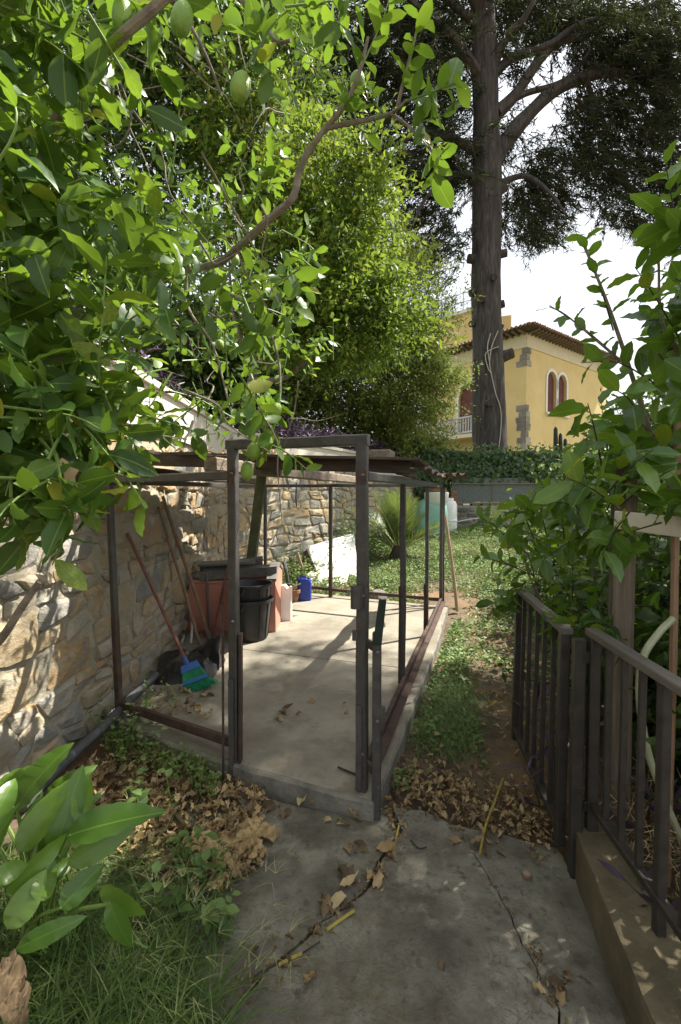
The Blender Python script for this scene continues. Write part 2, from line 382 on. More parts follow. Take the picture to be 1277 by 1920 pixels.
class MB:
    def __init__(s):
        s.v, s.f = [], []

    def add(s, vs, fs):
        k = len(s.v)
        s.v += [tuple(v) for v in vs]
        s.f += [tuple(i + k for i in f) for f in fs]
        return s

    def bar(s, a, b, w, h, up=(0, 0, 1), ch=0.12):
        """chamfered rectangular bar from a to b; w across, h along up"""
        a, b = Vector(a), Vector(b)
        d = (b - a).normalized()
        up = Vector(up)
        if abs(d.dot(up)) > 0.98:
            up = Vector((0.3, 0.95, 0))
        x = d.cross(up).normalized()
        y = x.cross(d).normalized()
        c = min(w, h) * ch
        prof = [(-w / 2 + c, -h / 2), (w / 2 - c, -h / 2), (w / 2, -h / 2 + c), (w / 2, h / 2 - c), (w / 2 - c, h / 2), (-w / 2 + c, h / 2), (-w / 2, h / 2 - c), (-w / 2, -h / 2 + c)]
        L_ = (b - a).length
        k = max(1, min(10, int(L_ / 0.16))) if max(w, h) < 0.3 and L_ > 0.35 else 1
        vs, fs = [], []
        for i in range(k + 1):
            c_ = a.lerp(b, i / k)
            if 0 < i < k:
                c_ = c_ + x * (noise.noise(c_ * 2.1 + Vector((a.x * 9, 0, 3))) * 0.005) + y * (noise.noise(c_ * 2.1 + Vector((7, a.y * 9, 0))) * 0.005)
            vs += [c_ + x * p + y * q for p, q in prof]
        for i in range(k):
            fs += [(8 * i + j, 8 * i + (j + 1) % 8, 8 * i + 8 + (j + 1) % 8, 8 * i + 8 + j) for j in range(8)]
        fs += [tuple(range(7, -1, -1)), tuple(range(8 * k, 8 * k + 8))]
        return s.add(vs, fs)

    def tube(s, pts, rad, n=8, rough=0.0, cap=True, seed=0.0):
        pts = [Vector(p) for p in pts]
        if not isinstance(rad, (list, tuple)):
            rad = [rad] * len(pts)
        k = len(s.v)
        x = None
        for i, p in enumerate(pts):
            d = (pts[min(i + 1, len(pts) - 1)] - pts[max(i - 1, 0)])
            d = d.normalized() if d.length > 1e-9 else Vector((0, 0, 1))
            if x is None:
                x = d.cross(Vector((0.31, 0.2, 0.93)))
                if x.length < 0.1:
                    x = d.cross(Vector((1, 0, 0)))
            x = (x - d * x.dot(d)).normalized()
            y = d.cross(x)
            for j in range(n):
                a = 2 * math.pi * j / n
                r = rad[i]
                if rough:
                    r *= 1 + rough * noise.noise(Vector((math.cos(a) * 1.5, math.sin(a) * 1.5, p.z * 0.7 + seed + i * 0.13)))
                s.v.append(tuple(p + x * (math.cos(a) * r) + y * (math.sin(a) * r)))
        for i in range(len(pts) - 1):
            for j in range(n):
                s.f.append((k + i * n + j, k + i * n + (j + 1) % n, k + (i + 1) * n + (j + 1) % n, k + (i + 1) * n + j))
        if cap:
            s.f.append(tuple(k + j for j in range(n - 1, -1, -1)))
            s.f.append(tuple(k + (len(pts) - 1) * n + j for j in range(n)))
        return s

    def lathe(s, c, prof, n=24, sx=1.0, sy=1.0):
        k = len(s.v)
        c = Vector(c)
        for r, z in prof:
            for j in range(n):
                a = 2 * math.pi * j / n
                s.v.append((c.x + math.cos(a) * r * sx, c.y + math.sin(a) * r * sy, c.z + z))
        for i in range(len(prof) - 1):
            for j in range(n):
                s.f.append((k + i * n + j, k + i * n + (j + 1) % n, k + (i + 1) * n + (j + 1) % n, k + (i + 1) * n + j))
        s.f.append(tuple(k + j for j in range(n - 1, -1, -1)))
        s.f.append(tuple(k + (len(prof) - 1) * n + j for j in range(n)))
        return s

    def prism(s, poly, z0, z1, ch=0.0):
        """poly: counter-clockwise xy outline"""
        n = len(poly)
        if not ch:
            vs = [(p[0], p[1], z0) for p in poly] + [(p[0], p[1], z1) for p in poly]
            fs = [(i, (i + 1) % n, n + (i + 1) % n, n + i) for i in range(n)] + [tuple(range(n - 1, -1, -1)), tuple(range(n, 2 * n))]
            return s.add(vs, fs)
        c = Vector((sum(p[0] for p in poly) / n, sum(p[1] for p in poly) / n))
        inn = []
        for p in poly:
            d = (c - Vector((p[0], p[1])))
            d = d.normalized() * min(ch, d.length * 0.3)
            inn.append((p[0] + d.x, p[1] + d.y))
        vs = [(p[0], p[1], z0) for p in poly] + [(p[0], p[1], z1 - ch) for p in poly] + [(p[0], p[1], z1) for p in inn]
        fs = [(i, (i + 1) % n, n + (i + 1) % n, n + i) for i in range(n)] + [(n + i, n + (i + 1) % n, 2 * n + (i + 1) % n, 2 * n + i) for i in range(n)]
        fs += [tuple(range(n - 1, -1, -1)), tuple(range(2 * n, 3 * n))]
        return s.add(vs, fs)

    def plate(s, quad, th):
        """four corner points and a thickness along their normal"""
        q = [Vector(p) for p in quad]
        nn = (q[1] - q[0]).cross(q[3] - q[0]).normalized() * th
        return s.add(q + [p + nn for p in q], [(3, 2, 1, 0), (4, 5, 6, 7), (0, 1, 5, 4), (1, 2, 6, 5), (2, 3, 7, 6), (3, 0, 4, 7)])

    def build(s, name, mat, parent=None, smooth=False, ang=40):
        me = bpy.data.meshes.new(name)
        me.from_pydata(s.v, [], s.f)
        me.materials.append(mat)
        if smooth:
            me.polygons.foreach_set('use_smooth', [True] * len(me.polygons))
            try:
                me.set_sharp_from_angle(angle=R(ang))
            except Exception:
                pass
        me.update()
        return link(bpy.data.objects.new(name, me), parent)


def heightfield(name, xs, ys, fz, mat, parent=None, smooth=True):
    V = [(x, y, fz(x, y)) for y in ys for x in xs]
    n = len(xs)
    Fs = [(j * n + i, j * n + i + 1, (j + 1) * n + i + 1, (j + 1) * n + i) for j in range(len(ys) - 1) for i in range(n - 1)]
    return MB().add(V, Fs).build(name, mat, parent, smooth)


def lerp(a, b, t):
    return a + (b - a) * t


def smooth_path(P, k=4):
    """Catmull-Rom through P"""
    P = [Vector(p) for p in P]
    Q = [P[0] * 2 - P[1]] + P + [P[-1] * 2 - P[-2]]
    out = []
    for i in range(1, len(Q) - 2):
        for j in range(k):
            t = j / k
            a, b, c, d = Q[i - 1], Q[i], Q[i + 1], Q[i + 2]
            out.append(0.5 * ((2 * b) + (c - a) * t + (2 * a - 5 * b + 4 * c - d) * t * t + (3 * b - a - 3 * c + d) * t ** 3))
    out.append(P[-1])
    return out


# ------------------------------------------------------------------ leaves
def leaf_tmpl(half, fold=0.25, curl=0.15, wave=0.0, tw=0.0):
    """leaf along +Y of length 1, half widths at evenly spaced cross sections, tip and base are points"""
    if len(half) > 4:
        m = len(half) + 3
        half = list(np.interp(np.linspace(0, 1, m + 2)[1:-1], np.linspace(0, 1, len(half) + 2), [0.06] + list(half) + [0.02]))
    n = len(half)
    V = [(0, 0, 0)]
    for i, h in enumerate(half):
        t = (i + 1) / (n + 1)
        z = -curl * t * t * 1.6
        w = wave * math.sin(i * 2.3)
        c, s_ = math.cos(tw * t), math.sin(tw * t)
        for sx in (-1, 0, 1):
            x, zz = sx * h, abs(sx) * h * fold + sx * w
            V.append((x * c - zz * s_, t, z + (x * s_ + zz * c) * 0.5))
    V.append((0, 1, -curl * 1.6))
    fs = [(0, 2, 1), (0, 3, 2)]
    for i in range(n - 1):
        a = 1 + 3 * i
        fs += [(a, a + 1, a + 4, a + 3), (a + 1, a + 2, a + 5, a + 4)]
    a = 1 + 3 * (n - 1)
    e = len(V) - 1
    fs += [(a, a + 1, e), (a + 1, a + 2, e)]
    return np.array(V), fs


T_LEMON = [leaf_tmpl([0.32, 0.46, 0.5, 0.46, 0.33], 0.35, 0.12, 0.05), leaf_tmpl([0.3, 0.45, 0.5, 0.47, 0.35], 0.2, 0.25, -0.06, 0.5),
           leaf_tmpl([0.36, 0.49, 0.5, 0.43, 0.28], 0.5, 0.05, 0.07, -0.4), leaf_tmpl([0.3, 0.45, 0.5, 0.47, 0.34], 0.15, -0.1, 0.05, 0.3),
           leaf_tmpl([0.28, 0.43, 0.5, 0.49, 0.36], 0.6, 0.32, -0.07, -0.6)]
T_MID = leaf_tmpl([0.42, 0.48, 0.3], 0.3, 0.15)
T_SMALL = leaf_tmpl([0.5], 0.3, 0.15)
T_BLADE = (np.array([(-0.5, 0, 0), (0.5, 0, 0), (0.3, 0.6, 0), (0, 1, -0.05), (-0.3, 0.6, 0)]), [(0, 1, 2, 3, 4)])
T_DRY = [leaf_tmpl([0.3, 0.48, 0.5, 0.4, 0.22], 1.0, 0.4, 0.25, 1.3), leaf_tmpl([0.32, 0.5, 0.46, 0.36, 0.2], 0.8, -0.5, -0.25, -1.5), leaf_tmpl([0.26, 0.46, 0.5, 0.42, 0.24], 1.25, 0.3, 0.3, 0.9)]


def basis(Dv, N):
    Dv = Dv / np.linalg.norm(Dv, axis=1, keepdims=True)
    X = np.cross(Dv, N)
    ln = np.linalg.norm(X, axis=1, keepdims=True)
    X = np.where(ln < 1e-4, np.array([[1.0, 0, 0]]), X / np.maximum(ln, 1e-6))
    Z = np.cross(X, Dv)
    return X, Dv, Z


class Foliage:
    def __init__(s):
        s.P, s.D, s.N, s.L, s.W, s.T = [], [], [], [], [], []

    def add(s, p, d, n, l, w, t):
        s.P.append(tuple(p)); s.D.append(tuple(d)); s.N.append(tuple(n)); s.L.append(l); s.W.append(w); s.T.append(t)

    def arr(s, P, Dv, N, L, W, T):
        s.P += [tuple(x) for x in P]; s.D += [tuple(x) for x in Dv]; s.N += [tuple(x) for x in N]
        s.L += list(L); s.W += list(W); s.T += list(T)

    def mesh(s, name, idx, tmpls, mat):
        P, Dv, N = (np.array(a)[idx] for a in (s.P, s.D, s.N))
        L, W, T = (np.array(a)[idx] for a in (s.L, s.W, s.T))
        X, Y, Z = basis(Dv, N)
        Vs, Fs, Ss, Ts, off = [], [], [], [], 0
        if not isinstance(tmpls, list):
            tmpls = [tmpls]
        which = np.arange(len(P)) % len(tmpls)
        for k, (tv, tf) in enumerate(tmpls):
            m = which == k
            if not m.any():
                continue
            n, nv = int(m.sum()), len(tv)
            V = (P[m][:, None] + X[m][:, None] * (tv[None, :, 0, None] * W[m][:, None, None]) + Y[m][:, None] * (tv[None, :, 1, None] * L[m][:, None, None])
                 + Z[m][:, None] * (tv[None, :, 2, None] * np.where(L[m] > 0, W[m] * 1.6, 0)[:, None, None]))
            Vs.append(V.reshape(-1, 3))
            flat = np.array([i for f in tf for i in f])
            Fs.append((flat[None] + (np.arange(n) * nv)[:, None] + off).ravel())
            Ss.append(np.tile([len(f) for f in tf], n))
            Ts.append(np.repeat(T[m], nv))
            off += n * nv
        return np_mesh(name, np.concatenate(Vs), np.concatenate(Fs), np.concatenate(Ss), mat, True, np.concatenate(Ts))

    def emit(s, parent, mat, tmpls, nparts=0, stuff='foliage', part='leaf', mat_part=None):
        n = len(s.P)
        idx = np.arange(n)
        rest = idx
        if nparts:
            u, v, c = proj(s.P)
            ok = (c > 0.3) & (u > -20) & (u < 1297) & (v > -20) & (v < 1940)
            score = np.where(ok, np.array(s.L) / np.maximum(c, 0.1), -1)
            order = np.argsort(-score)
            sel = order[:nparts]
            sel = sel[score[sel] > 0]
            rest = np.setdiff1d(idx, sel)
            base = []
            for k, (tv, tf) in enumerate(tmpls):
                v2 = tv.copy()
                v2[:, 2] *= 0.8
                base.append(np_mesh(part, v2, [i for f in tf for i in f], [len(f) for f in tf], mat_part))
            X, Y, Z = basis(np.array(s.D)[sel], np.array(s.N)[sel])
            for j, i in enumerate(sel):
                o = bpy.data.objects.new(part, base[j % len(base)])
                L, W = s.L[i], s.W[i]
                mt = Matrix.Identity(4)
                for r_ in range(3):
                    mt[r_][0] = X[j][r_] * W; mt[r_][1] = Y[j][r_] * L; mt[r_][2] = Z[j][r_] * W * 2; mt[r_][3] = s.P[i][r_]
                link(o, parent)
                o.matrix_basis = mt
        if len(rest):
            o = link(bpy.data.objects.new(stuff, s.mesh(stuff, rest, tmpls, mat)), parent)
            o['kind'] = 'stuff'
            return o


def rdir():
    v = Vector((random.gauss(0, 1), random.gauss(0, 1), random.gauss(0, 1)))
    return v.normalized()


def shoot(fo, stems, pts, n, L, ratio=0.5, r0=0.004, tint=(0.1, 0.85), start=0.1, up=0.5, stem_rad_end=0.0015, spread=0.75):
    """leaves in a spiral along a stem polyline"""
    pts = smooth_path(pts, 3) if len(pts) > 2 else [Vector(p) for p in pts]
    if stems is not None:
        stems.tube(pts, [lerp(r0, stem_rad_end, i / (len(pts) - 1)) for i in range(len(pts))], 5)
    m = len(pts) - 1
    ang = random.random() * 6.28
    for i in range(n):
        t = start + (1 - start) * (i + random.random() * 0.6) / n
        f = min(t, 0.999) * m
        k = int(f)
        p = pts[k].lerp(pts[k + 1], f - k)
        tg = (pts[k + 1] - pts[k]).normalized()
        side = tg.cross(Vector((0.2, 0.3, 1)) + rdir() * 0.2)
        side = side.normalized() if side.length > 1e-3 else Vector((1, 0, 0))
        oth = tg.cross(side)
        ang += 2.4 + random.uniform(-0.4, 0.4)
        rad = side * math.cos(ang) + oth * math.sin(ang)
        d = (rad * spread + tg * 0.45 + Vector((0, 0, random.uniform(-0.35, 0.15))) + rdir() * 0.15).normalized()
        nn = (Vector((0, 0, up)) + tg * 0.5 + rdir() * 0.55)
        l = L * random.uniform(0.65, 1.12)
        fo.add(p, d, nn, l, l * ratio * random.uniform(0.85, 1.12), random.uniform(*tint))


def inpoly(u, v, poly):
    c = False
    n = len(poly)
    for i in range(n):
        x0, y0 = poly[i]
        x1, y1 = poly[(i + 1) % n]
        if (y0 > v) != (y1 > v) and u < (x1 - x0) * (v - y0) / (y1 - y0) + x0:
            c = not c
    return c

# ================================================================== SETTING
WA, WC, WE = Vector((-1.72, -3.0)), Vector((-1.72, 7.35)), Vector((2.6, 15.25))

xs = [-300, -120, -50, -25, -12] + [i * 0.25 for i in range(-24, 49)] + [18, 30, 60, 130, 300]
ys = [-200, -60, -20, -8] + [i * 0.25 for i in range(-16, 64)] + [20, 30, 50, 90, 180, 400]


def g_noise(x, y):
    return gz(x, y) + (0.03 * noise.noise(Vector((x * 1.3, y * 1.3, 0))) + 0.014 * noise.noise(Vector((x * 5, y * 5, 3))) if y > 2.6 or x < -0.6 else 0) - (0.04 if y < 2.7 and x > -0.75 else 0)


tag(heightfield('ground', xs, ys, g_noise, MAT['soil']), kind='structure')

# left terrace with the hillside rising behind it
V, Fs = [], []
line = [Vector((-1.9, -12)), Vector((-1.9, 7.4)), Vector((2.42, 15.3)), Vector((2.7, 40)), Vector((2.7, 140))]
sub = []
for a, b in zip(line[:-1], line[1:]):
    k = max(2, int((b - a).length / 1.2)) if (b - a).length < 30 else 6
    sub += [a.lerp(b, i / k) for i in range(k)]
sub.append(line[-1])
offs = [0, 0.6, 1.4, 2.4, 3.6, 5, 7, 10, 15, 25, 60]
for i, p in enumerate(sub):
    for o_ in offs:
        q = (p.x - o_ * 0.93, p.y + o_ * 0.3)
        z = 2.5 + (0.42 * max(0, o_ - 2.0) if o_ < 16 else 5.6) * (0.8 + 0.3 * noise.noise(Vector((q[0] * 0.3, q[1] * 0.3, 5)))) + 0.06 * noise.noise(Vector((q[0] * 2, q[1] * 2, 1)))
        V.append((q[0], q[1], z))
n = len(offs)
for i in range(len(sub) - 1):
    for j in range(n - 1):
        Fs.append((i * n + j, (i + 1) * n + j, (i + 1) * n + j + 1, i * n + j + 1))
tag(MB().add(V, Fs).build('hillside', MAT['hill'], None, True), kind='structure')

xs = [1.9, 2.6, 4, 6, 8, 10, 14, 20, 35, 70, 200]
ys = [14.5, 16, 18, 21, 25, 30, 40, 60, 120, 300]
tag(heightfield('upper_terrace', xs, ys, lambda x, y: 1.22 + 0.07 * min(30, y - 14.5) + 0.08 * noise.noise(Vector((x, y, 0))), MAT['hill']), kind='structure')

# ------------------------------------------------------------------ concrete path (three pieces, cracked apart)
path = bpy.data.objects.new('path', None)
COL.objects.link(path)
path.location = (0.3, 1.6, 0)
tag(path, kind='structure')


def jig(pts, amp=0.012, k=7, seed=0):
    out = []
    for a, b in zip(pts[:-1], pts[1:]):
        for i in range(k):
            p = a.lerp(b, i / k)
            nn = noise.noise(Vector((p.x * 9, p.y * 9, seed))) * amp + noise.noise(Vector((p.x * 31, p.y * 31, seed))) * amp * 0.5
            d = (b - a).normalized()
            out.append(Vector((p.x - d.y * nn, p.y + d.x * nn, 0)))
    out.append(pts[-1])
    return out


J1 = jig([G(735, 1516), G(748, 1560), G(690, 1665), G(560, 1770), G(420, 1905), Vector((-0.9, 0.9, 0)), Vector((-1.3, 0.4, 0))], 0.02)
J2 = jig([G(842, 1545), G(890, 1600), G(940, 1690), G(990, 1790), G(1040, 1870), Vector((0.62, 1.2, 0)), Vector((0.7, 0.3, 0)), Vector((0.7, -1.5, 0))], 0.02, 6, 4)
gap1, gap2 = Vector((0.012, 0, 0)), Vector((0.004, 0, 0))
topl = jig([Vector((-0.95, 2.25, 0)), G(430, 1480), G(560, 1512), G(690, 1530), G(735, 1516)], 0.01, 5, 8)
botl = [Vector((-1.3, 0.4, 0)), Vector((-1.35, 1.4, 0))]
left_poly = [p - gap1 for p in J1[::-1]]
left_poly = botl[::-1][:0] + [Vector((-1.35, 0.4, 0)), *left_poly[1:], *topl[::-1][1:], Vector((-1.3, 1.5, 0))]
topm = jig([G(735, 1516), G(790, 1522), G(842, 1545)], 0.008, 5, 2)
mid_poly = [p + gap1 for p in J1] + [Vector((-1.3, -1.5, 0)), Vector((0.7, -1.5, 0)) - gap2] + [p - gap2 for p in J2[::-1][1:]] + topm[::-1][1:-1]
topr = jig([G(842, 1545), G(930, 1562), G(1040, 1590), G(1078, 1640)], 0.01, 6, 6)
right_poly = [p + gap2 for p in J2] + [Vector((0.9, -1.5, 0)), G(1200, 1990), G(1172, 1915)] + topr[::-1][:-1]


def slab_piece(poly, z1, name='slab'):
    # triangulate through a fan-free ngon with chamfered rim
    p2 = [(p.x, p.y) for p in poly]
    area = sum(p2[i][0] * p2[(i + 1) % len(p2)][1] - p2[(i + 1) % len(p2)][0] * p2[i][1] for i in range(len(p2)))
    if area < 0:
        p2 = p2[::-1]
    return MB().prism(p2, -0.1, z1).build(name, MAT['concrete'], path)


slab_piece(left_poly, 0.0)
slab_piece(mid_poly, 0.006)
slab_piece(right_poly, -0.001)

# dirt lying in the joints of the path
litter_joint = Foliage()
for J, cnt, wd in ((J1, 260, 0.035), (J2, 90, 0.012)):
    for _ in range(cnt):
        i = random.randrange(len(J) - 1)
        p = J[i].lerp(J[i + 1], random.random()) + Vector((random.gauss(0, wd), random.gauss(0, wd), 0.008))
        d = Vector((random.gauss(0, 1), random.gauss(0, 1), random.gauss(0, 0.15)))
        l = random.uniform(0.01, 0.045)
        litter_joint.add(p, d, Vector((0, 0, 1)) + rdir() * 0.6, l, l * random.uniform(0.15, 0.45), random.uniform(0, 0.6))
o = litter_joint.emit(None, MAT['dryleaf'], T_DRY, 0, 'dirt_litter')
tag(o, kind='stuff')
# small stains of grit and needles on the concrete
grit = Foliage()
for _ in range(1500):
    u, v = random.uniform(380, 1120), random.uniform(1480, 1920)
    p = G(u, v, 0.009)
    if p.x > 0.98 - (1.95 - p.y) * 0.2:
        continue
    l = random.uniform(0.006, 0.05)
    grit.add(p, (random.gauss(0, 1), random.gauss(0, 1), 0), (random.gauss(0, 0.2), random.gauss(0, 0.2), 1), l, 0.0018, random.uniform(0, 0.35))
for _ in range(900):
    u, v = random.uniform(330, 820), random.uniform(1140, 1500)
    p = G(u, v, 0.108)
    if (p.y - 2.45) < -0.72 * (p.x - 0.0) or (p.x - 0.1) > 0.33 * (p.y - 2.45):
        continue
    l = random.uniform(0.008, 0.05)
    grit.add(p, (random.gauss(0, 1), random.gauss(0, 1), 0), (0.1, 0, 1), l, 0.002, random.uniform(0, 0.4))
tag(grit.emit(None, MAT['dryleaf'], [T_BLADE], 0, 'needle_litter'), kind='stuff')

# raised concrete slab of the shed
SA, SB, SC1 = Vector((-1.585, 3.22)), Vector((-0.6, 2.62)), Vector((0.11, 2.35))
P2, P3, P4 = Vector((0.476, 3.57)), Vector((0.92, 4.98)), Vector((1.354, 6.29))
K2, K1 = Vector((-0.146, 6.95)), Vector((-1.19, 7.41))
sl = [(-1.71, 3.27), (-1.3, 2.98), (-0.9, 2.72), (-0.56, 2.56), (-0.3, 2.45), (0.0, 2.31), (0.16, 2.25), (0.26, 2.5), (0.62, 3.6), (1.02, 4.85), (1.47, 6.36), (0.6, 6.75), (-0.15, 7.1), (-1.2, 7.5), (-1.71, 7.3)]
sl2 = []
for i in range(len(sl)):
    a, b = Vector(sl[i]), Vector(sl[(i + 1) % len(sl)])
    k = max(1, int((b - a).length / 0.09))
    for j in range(k):
        p = a.lerp(b, j / k)
        m = 0.012 * noise.noise(Vector((p.x * 7, p.y * 7, 0))) + 0.008 * noise.noise(Vector((p.x * 23, p.y * 23, 0)))
        sl2.append((p.x + m, p.y + m))
slab = bpy.data.objects.new('shed_slab', None)
COL.objects.link(slab)
slab.location = (-0.3, 4.6, 0)
tag(slab, kind='structure')
MB().prism(sl2, -0.12, 0.096, 0.012).build('slab_edge', MAT['slabedge'], slab)
# screed in two bays with the reddish joint between them
cen = Vector((-0.2, 4.7))
scr = [(p[0] + (cen.x - p[0]) * 0.014, p[1] + (cen.y - p[1]) * 0.01) for p in sl2]


def cut(poly, a, b, keep):
    """clip polygon by the line a-b"""
    nrm = Vector((-(b - a).y, (b - a).x))
    out = []
    for i in range(len(poly)):
        p, q = Vector(poly[i]), Vector(poly[(i + 1) % len(poly)])
        dp, dq = (p - a).dot(nrm) * keep, (q - a).dot(nrm) * keep
        if dp >= 0:
            out.append((p.x, p.y))
        if dp * dq < 0:
            r = p.lerp(q, dp / (dp - dq))
            out.append((r.x, r.y))
    return out


ja, jb = G(505, 1223, 0.1).to_2d(), G(770, 1254, 0.1).to_2d()
dj = (jb - ja).normalized() * 0.006
nj = Vector((-dj.y, dj.x))
MB().prism(cut(scr, ja + nj, jb + nj, 1), 0.05, 0.1, 0.002).build('screed', MAT['slab'], slab)
MB().prism(cut(scr, ja - nj, jb - nj, -1), 0.05, 0.1, 0.002).build('screed', MAT['slab'], slab)

# kerb under the fence
k0, k1 = G(1076, 1640), G(1172, 1915)
dk = (k1 - k0).normalized()
k0e, k1e = k0 - dk * 0.05, k1 + dk * 1.6
kp = [(k0e.x, k0e.y), (k1e.x, k1e.y), (k1e.x + 0.2, k1e.y), (k0e.x + 0.2, k0e.y + 0.02)]
kq = []
for i in range(4):
    a, b = Vector(kp[i]), Vector(kp[(i + 1) % 4])
    k = max(1, int((b - a).length / 0.07))
    for j in range(k):
        p = a.lerp(b, j / k)
        kq.append((p.x + 0.006 * noise.noise(Vector((p.x * 12, p.y * 12, 4))), p.y))
area = sum(kq[i][0] * kq[(i + 1) % len(kq)][1] - kq[(i + 1) % len(kq)][0] * kq[i][1] for i in range(len(kq)))
tag(MB().prism(kq if area > 0 else kq[::-1], -0.1, 0.2, 0.018).build('kerb', MAT['kerb']), kind='structure')


# ------------------------------------------------------------------ rubble walls
def rubble(root, A, B, zb, zt, ch=(0.12, 0.25), cw=(0.14, 0.5), mat='stone', proud=(0.015, 0.05), gap=0.012, seed=0, thick=0.3, maxp=300, mname='mortar'):
    """stones laid in uneven courses on the face left-to-right from A to B (viewer on the right-hand side of A->B reversed)"""
    rs = random.Random(seed)
    A, B = Vector(A), Vector(B)
    e = (B - A).normalized()
    nrm = Vector((e.y, -e.x))
    Ln = (B - A).length

    def P(s, z, d):
        q = A + e * s + nrm * d
        return (q.x, q.y, z)

    zs = [zb]
    while zs[-1] < zt - ch[0]:
        zs.append(zs[-1] + rs.uniform(*ch))
    zs[-1] = zt
    hh = lambda k, s: zs[k] + (0 if k in (0, len(zs) - 1) else (noise.noise(Vector((s * 1.1, k * 7.3, seed))) * 0.34 + noise.noise(Vector((s * 3.1, k * 3.3, seed))) * 0.4) * (ch[0] + ch[1]) * 0.5)
    cells = []
    for k in range(len(zs) - 1):
        s = -rs.random() * 0.2
        sl_ = rs.uniform(-0.03, 0.03)
        while s < Ln:
            h = zs[k + 1] - zs[k]
            w = min(cw[1], max(cw[0], h * rs.choice([0.7, 0.9, 1.2, 1.4, 1.7, 2.1, 2.8])))
            s1, sl1 = s + w, rs.uniform(-0.07, 0.07) * h / 0.2
            q = [(s - sl_, hh(k, s)), (s1 - sl1, hh(k, s1)), (s1 + sl1, hh(k + 1, s1)), (s + sl_, hh(k + 1, s))]
            r = rs.random()
            if h > ch[0] * 1.5 and r < 0.42:
                f, f2 = rs.uniform(0.35, 0.65), rs.uniform(0.35, 0.65)
                ml = tuple(q[0][i] + (q[3][i] - q[0][i]) * f for i in (0, 1))
                mr = tuple(q[1][i] + (q[2][i] - q[1][i]) * f2 for i in (0, 1))
                cells += [[q[0], q[1], mr, ml], [ml, mr, q[2], q[3]]]
            else:
                cells.append(q)
            s, sl_ = s1, sl1
    stones = []
    for q in cells:
        c = (sum(p[0] for p in q) / 4, sum(p[1] for p in q) / 4)
        if c[0] < 0.03 or c[0] > Ln - 0.03:
            continue
        ring = []
        g = gap * rs.uniform(0.7, 1.9)
        for i in range(4):
            a, b, p_ = q[i], q[(i + 1) % 4], q[(i - 1) % 4]
            f = rs.uniform(0.03, 0.28)
            f2 = rs.uniform(0.03, 0.28)
            ring.append((a[0] + (p_[0] - a[0]) * f2, a[1] + (p_[1] - a[1]) * f2))
            if rs.random() < 0.5:
                ring.append((a[0] * 0.92 + c[0] * 0.08, a[1] * 0.92 + c[1] * 0.08))
            ring.append((a[0] + (b[0] - a[0]) * f, a[1] + (b[1] - a[1]) * f))
        rr = []
        for p in ring:
            dx, dz = c[0] - p[0], c[1] - p[1]
            ln = math.hypot(dx, dz) or 1
            m = min(g * rs.uniform(0.2, 2.4) / ln, 0.4)
            rr.append((p[0] + dx * m, p[1] + dz * m))
        dp = rs.uniform(*proud)
        tx, tz = rs.uniform(-0.09, 0.09), rs.uniform(-0.14, 0.08)
        n_ = len(rr)
        vs = [P(p[0], p[1], -0.03) for p in rr]
        for sc_, add in ((0.97, 0.0), (0.7, 0.014)):
            for p in rr:
                x, z = c[0] + (p[0] - c[0]) * sc_, c[1] + (p[1] - c[1]) * sc_
                d = dp + add + (x - c[0]) * tx + (z - c[1]) * tz + noise.noise(Vector((x * 9, z * 9, seed))) * 0.018 + noise.noise(Vector((x * 23, z * 23, seed))) * 0.008
                vs.append(P(x, z, max(0.004, d) if add == 0 else max(0.006, d)))
        vs.append(P(c[0] + rs.uniform(-.02, .02), c[1], dp + 0.016 + rs.uniform(-0.008, 0.012)))
        fs = []
        for L_ in range(2):
            for i in range(n_):
                fs.append((L_ * n_ + i, L_ * n_ + (i + 1) % n_, (L_ + 1) * n_ + (i + 1) % n_, (L_ + 1) * n_ + i))
        fs += [(2 * n_ + i, 2 * n_ + (i + 1) % n_, 3 * n_) for i in range(n_)]
        mid = P(c[0], c[1], 0)
        u, v, cc = proj([mid])
        size = max(abs(rr[0][0] - rr[n_ // 2][0]), 0.05)
        vis = size / cc[0] if (cc[0] > 0.3 and -40 < u[0] < 1320 and -40 < v[0] < 1960) else -1
        stones.append((vis, vs, fs))
    stones.sort(key=lambda t: -t[0])
    cnt = 0
    rest = MB()
    for vis, vs, fs in stones:
        if vis > 0 and cnt < maxp:
            MB().add(vs, fs).build('stone', MAT[mat], root, True, 14)
            cnt += 1
        else:
            rest.add(vs, fs)
    if rest.v:
        o = rest.build('small_stones', MAT[mat], root, True, 14)
        o['kind'] = 'stuff'
    # mortar: an uneven face and a solid back
    ns, nzv = max(4, int(Ln / 0.07)), max(4, int((zt - zb) / 0.07))
    Vv = [P(Ln * i / ns, zb + (zt - zb) * j / nzv, 0.013 + 0.018 * noise.noise(Vector((Ln * i / ns * 5, j * 0.4, seed + 9))) + (0.014 * noise.noise(Vector((Ln * i / ns * 17, j * 1.3, seed + 2))))) for j in range(nzv + 1) for i in range(ns + 1)]
    w = ns + 1
    Ff = [(j * w + i, j * w + i + 1, (j + 1) * w + i + 1, (j + 1) * w + i) for j in range(nzv) for i in range(ns)]
    mb = MB().add(Vv, Ff)
    k = len(mb.v)
    mb.v += [P(0, zb, -thick), P(Ln, zb, -thick), P(Ln, zt, -thick), P(0, zt, -thick)]
    a00, a10, a01, a11 = 0, ns, nzv * w, nzv * w + ns
    mb.f += [(k + 1, k, k + 3, k + 2), tuple([a01 + i for i in range(w)]) + (k + 2, k + 3), (k,) + tuple(j * w for j in range(nzv, -1, -1))[::-1] + (k + 3,), tuple(j * w + ns for j in range(nzv, -1, -1)) + (k + 1, k + 2)]
    mb.build(mname, MAT['mortar'], root, True)
    return P


